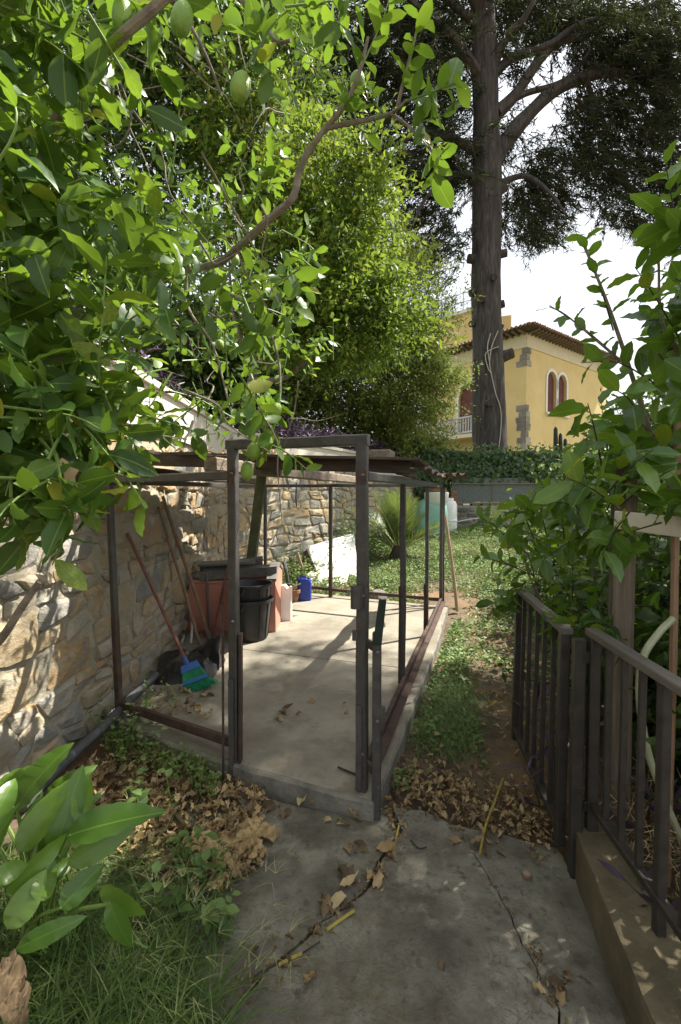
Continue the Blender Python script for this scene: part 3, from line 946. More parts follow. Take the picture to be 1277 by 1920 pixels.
def coping(root, A, B, zc, hgt, cap, step=1.25):
    A, B = Vector(A), Vector(B)
    e = (B - A).normalized()
    nrm = Vector((e.y, -e.x))
    Ln = (B - A).length
    k = int(Ln / step)
    for i in range(k):
        a, b = A + e * (Ln * i / k + 0.004), A + e * (Ln * (i + 1) / k - 0.004)
        m = MB()
        for (z0, z1, f0, f1) in ((zc, zc + 0.05, 0.055, -0.2), (zc + 0.051, zc + hgt, 0.012, -0.2), (zc + hgt + 0.001, zc + hgt + cap, 0.05, -0.22)):
            p = [a + nrm * f0, b + nrm * f0, b + nrm * f1, a + nrm * f1]
            ar = sum(p[j].x * p[(j + 1) % 4].y - p[(j + 1) % 4].x * p[j].y for j in range(4))
            p = p if ar > 0 else p[::-1]
            m.prism([(q.x, q.y) for q in p], z0, z1, 0.008)
        m.build('coping_block', MAT['coping'], root)


w1 = thing('stone_wall', 'tall grey and ochre rubble wall beside the lemon tree, shaded by the shed roof', 'stone wall', (-1.72, 3, 0))
rubble(w1, (-1.72, 0.4), (-1.72, 7.35), -0.12, 2.17, (0.1, 0.34), (0.13, 0.58), seed=3, proud=(0.008, 0.034), gap=0.004)
coping(w1, (-1.72, 0.4), (-1.72, 7.3), 2.172, 0.42, 0.06)
w2 = thing('stone_wall', 'sunlit retaining wall of honey coloured rubble stone behind the leaning white boards', 'stone wall', (0.4, 11, 0.2))
rubble(w2, WC, WE, -0.1, 2.17, (0.11, 0.31), (0.14, 0.55), seed=8, proud=(0.014, 0.045), gap=0.007)
coping(w2, WC + (WE - WC).normalized() * 0.06, WE, 2.172, 0.42, 0.06, 1.5)
w3 = thing('stone_wall', 'low grey dry stone wall at the far end of the lawn under the ivy hedge', 'stone wall', (5, 14.1, 0.6))
rubble(w3, (2.0, 14.25), (10.5, 13.9), 0.35, 1.3, (0.09, 0.17), (0.16, 0.6), 'farstone', (0.015, 0.06), 0.01, 5, 0.4)
# netting panels on the low wall
pn = thing('mesh_fence', 'dark netting screen in thin timber frames standing on the far low stone wall', 'fence', (5.5, 14.3, 1.3))
for i in range(6):
    x0, x1 = 3.4 + i * 1.25, 3.4 + (i + 1) * 1.25 - 0.03
    MB().plate([(x0, 14.35, 1.42), (x1, 14.33, 1.42), (x1, 14.36, 2.15), (x0, 14.38, 2.15)], 0.02).build('mesh_panel', MAT['mesh'], pn)
    MB().bar((x0, 14.3, 1.385), (x1, 14.28, 1.385), 0.05, 0.045).build('rail', MAT['wood'], pn)
    MB().bar((x1 + 0.012, 14.31, 1.31), (x1 + 0.012, 14.34, 2.15), 0.024, 0.05).build('post', MAT['wood'], pn)
    MB().bar((x0, 14.31, 1.97), (x1, 14.29, 1.97), 0.03, 0.03).build('rail', MAT['wood'], pn)
pl = thing('brick_pillar', 'short terracotta pillar at the left end of the far netting screen', 'pillar', D(851, 950, 14.1))
c = D(851, 948, 14.1)
for z0 in range(7):
    MB().bar((c.x - 0.09, c.y, c.z - 0.05 + z0 * 0.075), (c.x + 0.09, c.y, c.z - 0.05 + z0 * 0.075), 0.16, 0.068).build('brick', MAT['terracotta'], pl)
tag(MB().bar(D(868, 946, 13.95), D(880, 946, 13.95), 0.08, 0.05).build('white_block', MAT['white']), 'small white block lying on the far low wall near the terracotta pillar', 'block')
wp = MB().tube(smooth_path([D(838, 983, 13.4), D(880, 974, 13.5), D(940, 969, 13.6), D(1040, 975, 13.7)], 5), 0.018, 6).build('white_pipe', MAT['whitepipe'], None, True)
tag(wp, 'thin white pipe running along the far low stone wall', 'pipe')

# ------------------------------------------------------------------ yellow house
H = Vector((10.2, 26.0))
E1, E2 = Vector((0.79, 0.613)), Vector((-0.613, 0.79))
N1, N2 = Vector((0.613, -0.79)), Vector((-0.79, -0.613))
house = thing('yellow_house', 'yellow rendered villa with arched brown shutters and a tiled roof behind the cedar', 'house', (10.2, 26, 1.6))
EAVE = 10.55


def facade(org, e, nn, length, z0, z1, arches, name):
    """wall face with arched openings (s0, s1, z bottom, z spring), reveals 0.22 deep"""
    m = MB()

    def P(s, z, d=0.0):
        q = org + e * s + nn * d
        return (q.x, q.y, z)

    cur = 0.0
    for (s0, s1, zb, zs_) in sorted(arches):
        m.add([P(cur, z0), P(s0, z0), P(s0, z1), P(cur, z1)], [(0, 1, 2, 3)])
        m.add([P(s0, z0), P(s1, z0), P(s1, zb), P(s0, zb)], [(0, 1, 2, 3)])
        r, c = (s1 - s0) / 2, (s0 + s1) / 2
        k = 14
        arc = [(c - r * math.cos(math.pi * i / k), zs_ + r * math.sin(math.pi * i / k)) for i in range(k + 1)]
        for (a, b) in zip(arc[:-1], arc[1:]):
            m.add([P(*a), P(*b), P(b[0], z1), P(a[0], z1)], [(0, 1, 2, 3)])
        out = [(s0, zb)] + arc + [(s1, zb)]
        for a, b in zip(out, out[1:] + out[:1]):
            m.add([P(*a), P(*b), P(b[0], b[1], -0.22), P(a[0], a[1], -0.22)], [(0, 1, 2, 3)])
        cur = s1
    m.add([P(cur, z0), P(length, z0), P(length, z1), P(cur, z1)], [(0, 1, 2, 3)])
    m.build(name, MAT['yellow'], house)
    return P


R1 = [(2.2, 3.2, 6.45, 8.35), (3.42, 4.42, 6.45, 8.35)]
L1 = [(2.55, 4.55, 5.3, 7.6)]
PF1 = facade(H, E1, N1, 10, 0.8, EAVE, R1, 'wall')
PF2 = facade(H, E2, N2, 7.2, 0.8, EAVE, L1, 'wall')
back = MB()
for (a, e, l) in ((H + E1 * 10, E2, 7.2), (H + E2 * 7.2, E1, 10)):
    b = a + e * l
    back.add([(a.x, a.y, .8), (b.x, b.y, .8), (b.x, b.y, EAVE), (a.x, a.y, EAVE)], [(0, 1, 2, 3)])
back.build('wall', MAT['yellow'], house)


def window(PF, s0, s1, zb, zs_, name='window'):
    r, c = (s1 - s0) / 2, (s0 + s1) / 2
    k = 12
    arc = [(c - r * math.cos(math.pi * i / k), zs_ + r * math.sin(math.pi * i / k)) for i in range(k + 1)]
    fr = MB()
    out = [(s0, zb)] + arc + [(s1, zb)]
    for a, b in zip(out[:-1], out[1:]):
        pc = lambda p, o_: (c + (p[0] - c) * (1 + o_ / r), zb + (p[1] - zb) * 1.0 if p[1] <= zs_ else zs_ + (p[1] - zs_) * (1 + o_ / r))
        a2, b2 = pc(a, 0.17), pc(b, 0.17)
        fr.add([PF(*a, .05), PF(*b, .05), PF(*b2, .05), PF(*a2, .05), PF(*a, -.0), PF(*b, -.0), PF(*b2, -.0), PF(*a2, -.0)], [(0, 1, 2, 3), (3, 2, 6, 7), (1, 0, 4, 5)])
    w = fr.build('window', MAT['whitetrim'], house)
    sh = MB()
    z = zb + 0.02
    while z < zs_ + r - 0.05:
        half = r if z < zs_ else math.sqrt(max(0.0, r * r - (z + 0.07 - zs_) ** 2))
        if half > 0.05:
            sh.add([PF(c - half, z, -.13), PF(c + half, z, -.13), PF(c + half, z + .1, -.17), PF(c - half, z + .1, -.17), PF(c - half, z, -.2), PF(c + half, z, -.2)], [(0, 1, 2, 3), (0, 4, 5, 1)])
        z += 0.1
    sh.build('shutter', MAT['shutter'], w)
    sl_ = MB()
    a, b = PF(s0 - .2, zb - .06, .06), PF(s1 + .2, zb - .06, .06)
    sl_.bar(a, b, 0.2, 0.12)
    sl_.build('sill', MAT['whitetrim'], w)


for a in R1:
    window(PF1, *a)
for a in L1:
    window(PF2, *a)
cm = MB()
for q in (PF1, PF2):
    L_ = 10 if q is PF1 else 7.2
    cm.bar(q(-0.05, EAVE - 0.75, 0.03), q(L_, EAVE - 0.75, 0.03), 0.08, 0.1)
    cm.add([q(0, EAVE - .7, .012), q(L_, EAVE - .7, .012), q(L_, EAVE, .012), q(0, EAVE, .012)], [(0, 1, 2, 3)])
cm.build('cornice', MAT['paleyellow'], house)
rs = random.Random(4)
for zlo, zhi in ((4.2, 6.35), (8.75, 9.75)):
    z = zlo
    while z < zhi:
        h_ = rs.uniform(0.3, 0.42)
        for q in (PF1, PF2):
            L_ = rs.uniform(0.25, 0.62)
            if q is PF1:
                L_ *= 0.75
            MB().add([q(-.035, z, .04), q(L_, z, .035), q(L_ + rs.uniform(-.06, .06), z + h_ - .03, .035), q(-.035, z + h_ - .03, .04), q(-.03, z, -.02), q(L_, z, -.02), q(L_, z + h_ - .03, -.02), q(-.03, z + h_ - .03, -.02)],
                     [(0, 1, 2, 3), (1, 5, 6, 2), (3, 2, 6, 7), (0, 4, 5, 1)]).build('stone', MAT['quoin'], house)
        z += h_
# balcony
bf = MB()
bz = 5.05
for (s0, s1, z0, z1, d1, mt_) in ((1.6, 6.6, bz, bz + .22, 1.1, 'yellow'),):
    bf.add([PF2(s0, z0, 0), PF2(s1, z0, 0), PF2(s1, z0, d1), PF2(s0, z0, d1), PF2(s0, z1, 0), PF2(s1, z1, 0), PF2(s1, z1, d1), PF2(s0, z1, d1)], [(3, 2, 1, 0), (4, 5, 6, 7), (0, 1, 5, 4), (1, 2, 6, 5), (2, 3, 7, 6), (3, 0, 4, 7)])
balc = bf.build('balcony', MAT['paleyellow'], house)
MB().bar(PF2(1.6, bz + 1.2, 1.02), PF2(6.6, bz + 1.2, 1.02), .14, .1).build('top_rail', MAT['greytrim'], balc)
MB().bar(PF2(1.6, bz + .32, 1.02), PF2(6.6, bz + .32, 1.02), .12, .1).build('bottom_rail', MAT['greytrim'], balc)
for i in range(26):
    s_ = 1.7 + i * 0.192
    MB().bar(PF2(s_, bz + .36, 1.02), PF2(s_, bz + 1.16, 1.02), .09, .07).build('baluster', MAT['greytrim'], balc)
# hipped tiled roof in rows of barrel tiles
OV = 0.75
rc = [H - E1 * OV - E2 * OV, H + E1 * (10 + OV) - E2 * OV, H + E1 * (10 + OV) + E2 * (7.2 + OV), H - E1 * OV + E2 * (7.2 + OV)]
RZ = EAVE + 0.12
rid = [H + E1 * 3.6 + E2 * 3.6, H + E1 * 6.4 + E2 * 3.6]
roof = MB()


def slope(a, b, c_, d_, name):
    """corrugated slope: eave a-b, ridge d-c"""
    L_ = (b - a).length
    nt = int(L_ / 0.25) * 6
    nr = 13
    Vv = []
    for j in range(nr + 1):
        t = j / nr
        for i in range(nt + 1):
            f = i / nt
            p = a.lerp(b, f).lerp(d_.lerp(c_, f), t)
            zz = RZ + 1.75 * t + 0.06 * abs(math.sin(math.pi * L_ / 0.25 * f)) + 0.03 * ((j % 2)) + 0.02 * noise.noise(Vector((f * 60, j, 0)))
            Vv.append((p.x, p.y, zz))
    w = nt + 1
    return MB().add(Vv, [(j * w + i, j * w + i + 1, (j + 1) * w + i + 1, (j + 1) * w + i) for j in range(nr) for i in range(nt)]).build(name, MAT['tile'], house)


rf = slope(rc[0], rc[1], rid[1], rid[0], 'roof')
slope(rc[3], rc[0], rid[0], rid[0], 'roof')
slope(rc[2], rc[3], rid[0], rid[1], 'roof')
slope(rc[1], rc[2], rid[1], rid[1], 'roof')
# eave underside: board, rafter tails, gutter tiles hanging over the edge
sof = MB()
for (a, b, c_, d_) in ((rc[0], rc[1], H + E1 * 10, H), (rc[3], rc[0], H, H + E2 * 7.2)):
    sof.add([(a.x, a.y, RZ - .03), (b.x, b.y, RZ - .03), (c_.x, c_.y, EAVE + .02), (d_.x, d_.y, EAVE + .02)], [(0, 1, 2, 3)])
sof.build('soffit', MAT['darkwood'], house)
for i in range(27):
    a = H + E1 * (0.1 + i * 0.37)
    MB().bar((a.x, a.y, EAVE - .05), (a.x + N1.x * .68, a.y + N1.y * .68, RZ - .1), .09, .12).build('rafter', MAT['wood'], house)
for i in range(20):
    a = H + E2 * (0.1 + i * 0.37)
    MB().bar((a.x, a.y, EAVE - .05), (a.x + N2.x * .68, a.y + N2.y * .68, RZ - .1), .09, .12).build('rafter', MAT['wood'], house)
for (a, b, cnt) in ((rc[0], rc[1], 46), (rc[3], rc[0], 34)):
    for i in range(cnt):
        p = a.lerp(b, (i + .5) / cnt)
        q = (b - a).normalized()
        o_ = Vector((q.y, -q.x))
        MB().tube([(p.x + o_.x * .1, p.y + o_.y * .1, RZ + rs.uniform(0.0, .03)), (p.x - o_.x * .4, p.y - o_.y * .4, RZ + .1)], .085, 6).build('tile', MAT['tile'], house)
# dormer-like tiled ridge seen over the eave and a chimney
MB().bar((rid[0].x, rid[0].y, RZ + 1.5), (rid[0].x, rid[0].y, RZ + 2.6), .6, .6).build('chimney', MAT['yellow'], house)
# annex with a roof terrace
an = thing('yellow_annex', 'taller yellow annex with a railed roof terrace left of the cedar trunk', 'building', (7, 34, 2))
Y0 = 33.0
pA, pB = D(790, 640, 35.5).to_2d(), D(892, 640, 32.6).to_2d()
ea = (pB - pA).normalized()
na = Vector((ea.y, -ea.x))
zt = 1.6 + (930 - 606) / 880 * 34.5
pC, pD = pB - na * 6, pA - na * 6
MB().prism([(pA.x, pA.y), (pB.x, pB.y), (pC.x, pC.y), (pD.x, pD.y)], 1.0, zt).build('wall', MAT['yellow'], an)
mp_ = [pA + na * .18 - ea * .18, pB + na * .18 + ea * .18, pC + ea * .18, pD - ea * .18]
MB().prism([(p.x, p.y) for p in mp_], zt + .003, zt + .2).build('parapet_cap', MAT['whitetrim'], an)
for k in (0.06, 0.5, 1.0):
    MB().bar((*(pA - ea * .1), zt + .2 + k * 1.25), (*(pB), zt + .2 + k * 1.25), .03, .03).build('rail', MAT['fence'], an)
for i in range(42):
    p = pA.lerp(pB, i / 41)
    MB().bar((p.x, p.y, zt + .2), (p.x, p.y, zt + 1.45), .018 if i % 8 else .05, .018 if i % 8 else .05).build('railing_bar', MAT['fence'], an)
for i in range(8):
    p = pA.lerp(pD, i / 8)
    MB().bar((p.x, p.y, zt + .2), (p.x, p.y, zt + 1.45), .02, .02).build('railing_bar', MAT['fence'], an)
MB().bar((*pA, zt + 1.45), (*pD, zt + 1.45), .03, .03).build('rail', MAT['fence'], an)
p = D(806, 676, 35)
MB().bar((p.x, p.y - .1, p.z - .3), (p.x, p.y - .1, p.z + .3), .6, .1).build('window', MAT['greytrim'], an)

# columnar cactus in front of the house
for (u, v0, v1, r) in ((1042, 800, 860, .1), (1051, 812, 860, .09), (1060, 822, 860, .09)):
    a, b = D(u, v1, 21), D(u, v0, 21)
    m = MB()
    m.tube([a, a.lerp(b, .5), a.lerp(b, .93), b], [r, r, r * .85, r * .25], 10)
    tag(m.build('cactus', MAT['darkgreen'], None, True), 'ribbed green column cactus standing in front of the yellow house wall', 'cactus', 'column cacti by the house')

# ================================================================== SHED
shed = thing('garden_shed', 'tumbledown grey iron shed frame without walls, roofed with ragged boards and felt', 'shed', (-0.1, 4.5, 0.1))


def P3d(p, z):
    return Vector((p.x, p.y, z))


def post(p, z0, z1, w, d=None, mat='iron', rust=0.45, lean=(0, 0)):
    """post with its foot eaten by rust"""
    d = d or w
    a, b = Vector((p.x + lean[0], p.y + lean[1], z0)), P3d(p, z1)
    up = Vector((0.33, 0.94, 0))
    m = a.lerp(b, rust / (z1 - z0)) if rust else a
    o = MB().bar(m if rust else a, b, w, d, up).build('post', MAT[mat], shed)
    if rust:
        MB().bar(a, m - Vector((0, 0, 0.0)), w * 1.06, d * 1.06, up).build('rusty_foot', MAT['rust'], o)
    return o


post(SA, 0.02, 1.745, 0.04, 0.04, rust=0.75, lean=(0.06, -0.03))
post(SB, -0.01, 1.9, 0.052, 0.05, rust=0.0)
post(SC1, 0.0, 1.89, 0.056, 0.05, rust=0.0)
post(P2, 0.1, 1.7, 0.04, 0.045, rust=0.1)
post(P3, 0.1, 1.71, 0.036, 0.04, rust=0.35)
post(P4, 0.1, 1.715, 0.04, 0.045, rust=0.2)
post(P4 + Vector((0.085, 0.27)), 0.05, 1.72, 0.04, 0.04, rust=0.2)
post(K2, 0.1, 1.74, 0.05, 0.05, rust=0.35)
post(K1, 0.1, 1.74, 0.045, 0.05, rust=0.2)
# flat strips riveted to the door posts
MB().bar(P3d(SB + Vector((.033, -.012)), 0.05), P3d(SB + Vector((.04, -.012)), 0.83), .016, .05, (0, 1, 0)).build('stiffener', MAT['rust'], shed)
MB().bar(P3d(SB + Vector((-.012, -.034)), 0.0), P3d(SB + Vector((-.012, -.034)), 0.58), .03, .012, (0, 1, 0)).build('stiffener', MAT['iron'], shed)
MB().bar(P3d(SC1 + Vector((-.02, -.034)), 0.12), P3d(SC1 + Vector((-.02, -.034)), 0.55), .03, .012, (0, 1, 0)).build('stiffener', MAT['iron'], shed)
# head of the door frame and the beams
MB().bar(P3d(SB, 1.885) - Vector((.03, -.012, 0)), P3d(SC1, 1.878) + Vector((.03, -.012, 0)), .05, .055).build('door_head', MAT['iron'], shed)
MB().bar(P3d(SA, 1.715) + Vector((-.05, .03, 0)), P3d(SB, 1.715) + Vector((-.02, .012, 0)), .04, .05).build('beam', MAT['iron'], shed)
MB().bar(P3d(SC1, 1.7) + Vector((.012, .035, 0)), P3d(P4, 1.735) + Vector((0, .05, 0)), .05, .05).build('beam', MAT['iron'], shed)
MB().bar(P3d(P4, 1.745), P3d(K1, 1.76) + Vector((-.3, .1, 0)), .05, .045).build('beam', MAT['iron'], shed)
MB().bar(P3d(SA, 1.70), P3d(K1, 1.745), .04, .045).build('beam', MAT['iron'], shed)
MB().bar(P3d(SA, .17) + Vector((.05, -.03, 0)), P3d(SB, .2) + Vector((-.028, .012, 0)), .03, .05).build('bottom_rail', MAT['rust'], shed)
MB().bar(P3d(SA, .145) + Vector((.05, -.01, 0)), P3d(SB, .17) + Vector((-.028, .04, 0)), .06, .006).build('bottom_rail_flange', MAT['rust'], shed)
MB().bar(P3d(SC1, .2) + Vector((.02, .05, 0)), P3d(P4, .2), .03, .055).build('bottom_rail', MAT['rust'], shed)
MB().bar(P3d(SC1, .175) + Vector((.06, .05, 0)), P3d(P4, .175) + Vector((.04, 0, 0)), .055, .008).build('bottom_rail_flange', MAT['rust'], shed)
MB().bar(P3d(P4, .2), P3d(K2, .21), .035, .045).build('bottom_rail', MAT['rust'], shed)
MB().bar(P3d(K2, .21), P3d(K1, .22), .035, .045).build('bottom_rail', MAT['rust'], shed)
# strips on the side posts
for p, h in ((P2, 0.75), (P3, 0.5)):
    MB().bar(P3d(p + Vector((-.026, -.01)), .16), P3d(p + Vector((-.026, -.01)), .16 + h), .012, .035, (0, 1, 0)).build('stiffener', MAT['rust'], shed)
# lock box and striker on the right door post
lk = D(668, 1120, 2.31)
MB().bar(lk + Vector((.002, 0, -.055)), lk + Vector((.002, 0, .055)), .06, .05, (0, 1, 0), .3).build('lock_box', MAT['iron'], shed)
MB().bar(lk + Vector((-.03, 0, .02)), lk + Vector((-.045, 0, .02)), .02, .02).build('bolt', MAT['greymetal'], shed)
MB().bar(D(666, 1182, 2.31), D(666, 1200, 2.31), .03, .03, (0, 1, 0), .25).build('keeper', MAT['iron'], shed)
# the narrow side leaf beside the right door post
LF = G(706, 1533, 0.0).to_2d()
MB().bar(P3d(LF, 0.0), P3d(LF, 0.93), .042, .04, (.2, .95, 0)).build('latch_post', MAT['iron'], shed)
MB().bar(P3d(LF + Vector((.012, .0)), .45), P3d(LF + Vector((.012, 0)), .56), .06, .035, (.2, .95, 0), .3).build('sleeve', MAT['iron'], shed)
for z in (.24, .86):
    MB().bar(P3d(SC1 + Vector((.028, -.01)), z), P3d(LF + Vector((-.02, 0)), z), .02, .04).build('bracket', MAT['iron'], shed)
MB().plate([P3d(LF, .88) + Vector((-.022, -.022, 0)), P3d(LF, .88) + Vector((.02, -.022, 0)), P3d(LF, 1.1) + Vector((.042, -.03, 0)), P3d(LF, 1.1) + Vector((.006, -.03, 0))], .012).build('hinge_plate', MAT['darkgreen'], shed)
# welded corner plates and bolt heads
for p_, z in ((SB, 1.7), (SC1, 1.69), (SB, .2), (SC1, .2)):
    MB().bar(P3d(p_ + Vector((-.004, -.029)), z - .03), P3d(p_ + Vector((-.004, -.029)), z + .04), .045, .006, (.2, 1, 0)).build('weld_plate', MAT['rust'], shed)
for p_, z in ((SB, 1.72), (SC1, 1.7), (SC1, 1.1), (SC1, .3), (SB, .9), (LF, .5), (LF, .84)):
    MB().lathe((p_.x, p_.y - .034, z), [(.009, 0), (.009, .006), (.004, .01)], 6).build('bolt', MAT['greymetal'], shed)
# roof: rafters, boards and torn felt
dS = Vector((0.297, 0.955))
MB().bar((-.76, 2.75, 1.785), (.40, 6.5, 1.80), .085, .085).build('rafter', MAT['wood'], shed)
MB().bar((-1.62, 3.3, 1.79), (-1.2, 7.2, 1.81), .07, .08).build('rafter', MAT['darkwood'], shed)
MB().bar((-1.62, 3.28, 1.865), (.47, 3.17, 1.79), .05, .085).build('fascia_board', MAT['darkwood'], shed)
for i, (f, dz) in enumerate(((0.02, 0), (.21, .004), (.40, -.003), (.59, .002), (.78, .0), (.97, .003))):
    x0 = lerp(-1.60, -.62, f)
    a = Vector((x0, 3.24 - .04 * (i % 2), 1.905 - .03 * f + dz))
    b = Vector((x0 + .8 - .25 * f, 6.7 + .1 * (i % 3), 1.885 - .02 * f + dz))
    MB().bar(a, b, .185, .022).build('roof_board', MAT['darkwood'], shed)
for i in range(4):
    a = Vector((-.52, 3.16 + i * .135, 1.868 - i * .002))
    b = Vector((.52 + i * .045, 3.12 + i * .135, 1.838 - i * .002))
    MB().bar(a, b, .13, .02).build('roof_board', MAT['darkwood'], shed)
MB().bar((.40, 3.2, 1.775), (.62, 3.95, 1.78), .05, .06).build('purlin', MAT['wood'], shed)


def felt_z(s, t):
    return 1.85 + .018 * noise.noise(Vector((s * 14, t * 2.5, 1))) + .012 * math.sin(s * 34) - .05 * max(0, t - .65) * (1 + noise.noise(Vector((s * 20, 2, 2)))) + .01 * s


Vf, nsf, ntf = [], 60, 6
for j in range(nsf + 1):
    s_ = j / nsf
    base = Vector((.44, 3.15)).lerp(Vector((1.40, 6.55)), s_)
    for i in range(ntf + 1):
        t = i / ntf
        w_ = .13 + .04 * noise.noise(Vector((s_ * 11, 5, 5))) + .03 * noise.noise(Vector((s_ * 31, 5, 5)))
        q = base + Vector((.955, -.297)) * (w_ * t - .04)
        Vf.append((q.x, q.y, felt_z(s_, t)))
kf = len(Vf)
Ff = [(j * (ntf + 1) + i, j * (ntf + 1) + i + 1, (j + 1) * (ntf + 1) + i + 1, (j + 1) * (ntf + 1) + i) for j in range(nsf) for i in range(ntf)]
Ff2 = [tuple(k + kf for k in f[::-1]) for f in Ff]
rim = [i for i in range(ntf + 1)] + [j * (ntf + 1) + ntf for j in range(1, nsf + 1)] + [nsf * (ntf + 1) + i for i in range(ntf - 1, -1, -1)] + [j * (ntf + 1) for j in range(nsf - 1, 0, -1)]
Fr = [(rim[i], rim[(i + 1) % len(rim)], rim[(i + 1) % len(rim)] + kf, rim[i] + kf) for i in range(len(rim))]
MB().add(Vf + [(x, y, z - .012) for x, y, z in Vf], Ff + Ff2 + Fr).build('roof_felt', MAT['felt'], shed, True)
Vf = []
for j in range(25):
    for i in range(9):
        s_, t = j / 24, i / 8
        x = lerp(1.36, 1.62, s_) + .03 * noise.noise(Vector((s_ * 9, t * 3, 3)))
        y = 5.9 + .75 * t + .1 * noise.noise(Vector((s_ * 9, 8, 3)))
        Vf.append((x, y, 1.875 + .03 * math.sin(s_ * 17 + t) + .02 * noise.noise(Vector((s_ * 8, t * 5, 3))) - .07 * max(0, s_ - .7)))
MB().add(Vf, [(j * 9 + i, j * 9 + i + 1, (j + 1) * 9 + i + 1, (j + 1) * 9 + i) for j in range(24) for i in range(8)]).build('roof_felt', MAT['felt'], shed, True)
tim = MB().bar((.165, 3.42, 1.895), (.37, 3.36, 1.893), .22, .06).build('timber_block', MAT['wood'])
tag(tim, 'short weathered timber block lying on the front edge of the shed roof', 'timber')
rfl = Foliage()
for _ in range(220):
    p = Vector((random.uniform(-1.5, -.4), random.uniform(3.2, 4.6), 1.915))
    rfl.add(p, (random.gauss(0, 1), random.gauss(0, 1), .1), (random.gauss(0, .5), random.gauss(0, .5), 1), random.uniform(.03, .07), random.uniform(.015, .03), random.uniform(.4, 1))
o = rfl.emit(shed, MAT['dryleaf'], T_DRY, 0, 'leaf_litter')
wire = MB()
wire.tube(smooth_path([D(694, 912, 6.6), D(693, 960, 6.6), D(696, 1000, 6.6)], 4), .004, 4)
# rebar rod at the left door post
m = MB()
a, b = Vector((SB.x - .055, SB.y - .05, -.01)), Vector((SB.x - .05, SB.y - .05, 1.02))
pts = [a.lerp(b, i / 70) for i in range(71)]
m.tube(pts, [.0075 if i % 2 else .0062 for i in range(71)], 6)
tag(m.build('rebar_rod', MAT['rust'], None), 'thin ribbed steel rod standing against the left post of the door frame', 'rod')

# ================================================================== THINGS IN THE SHED
# salmon trough with grey capping
tr = thing('plastered_trough', 'salmon pink plastered trough with grey coping and a gabled end wall against the stone wall', 'trough', (-1.2, 5.4, .1))
x0, x1, y0, y1, zt_ = -1.66, -.80, 5.12, 5.72, .64
MB().bar((x0, y0 + .03, .37), (x1, y0 + .03, .37), .06, .54).build('front_wall', MAT['pink'], tr)
MB().bar((x0, y1 - .03, .37), (x1, y1 - .03, .37), .06, .54).build('back_wall', MAT['pink'], tr)
prof = [(y0, .1), (y1, .1), (y1, .70), (lerp(y0, y1, .5), .80), (y0, .66)]
xa, xb = -.80, -.715
MB().add([(xa, y, z) for y, z in prof] + [(xb, y, z) for y, z in prof], [(4, 3, 2, 1, 0), (5, 6, 7, 8, 9)] + [(i, (i + 1) % 5, 5 + (i + 1) % 5, 5 + i) for i in range(5)]).build('end_wall', MAT['pink'], tr)
pm = lerp(y0, y1, .5)
MB().bar((-.757, y0 - .01, .68), (-.757, pm, .823), .11, .035).build('capping', MAT['greymetal'], tr)
MB().bar((-.757, pm, .823), (-.757, y1 + .01, .72), .11, .035).build('capping', MAT['greymetal'], tr)
MB().bar((x0, y0 + .03, .655), (x1 - .002, y0 + .03, .655), .07, .03).build('capping', MAT['pink'], tr)


def gutter(a, b, w, h, label):
    a, b = Vector(a), Vector(b)
    d = (b - a).normalized()
    s_ = d.cross(Vector((0, 0, 1))).normalized()
    prof = [(-w / 2, h), (-w / 2 + .012, h), (-w / 2 + .035, .012), (w / 2 - .035, .012), (w / 2 - .012, h), (w / 2, h), (w / 2 - .025, 0), (-w / 2 + .025, 0)]
    vs = [a + s_ * p + Vector((0, 0, q)) for p, q in prof] + [b + s_ * p + Vector((0, 0, q)) for p, q in prof]
    fs = [(i, (i + 1) % 8, 8 + (i + 1) % 8, 8 + i) for i in range(8)] + [tuple(range(8)), tuple(range(15, 7, -1))]
    tag(MB().add(vs, fs).build('metal_gutter', MAT['greymetal']), label, 'gutter')


gutter((-1.55, 5.17, .675), (-.72, 5.28, .72), .2, .1, 'grey metal gutter section lying across the front of the pink trough')
gutter((-1.62, 5.42, .71), (-.92, 5.52, .79), .22, .09, 'second grey gutter lying at the back of the pink trough, higher than the front one')
bd = MB().bar((-1.6, 5.3, .83), (-.98, 5.36, .85), .24, .03).build('metal_sheet', MAT['greymetal'])
tag(bd, 'flat grey sheet lying on top of the gutters on the pink trough', 'sheet')
gp = MB().bar(G(455, 1120, .1).lerp(D(455, 1120, 6.3), .0) if False else Vector((-1.22, 5.95, .1)), D(492, 880, 5.9), .12, .06, (0.2, 1, 0)).build('green_board', MAT['mossgreen'])
tag(gp, 'mossy green board leaning upright in the corner of the wall behind the pink trough', 'board')

# nested bins
bc = G(464, 1207, .1)
bc = Vector((bc.x, bc.y + .19, .1))


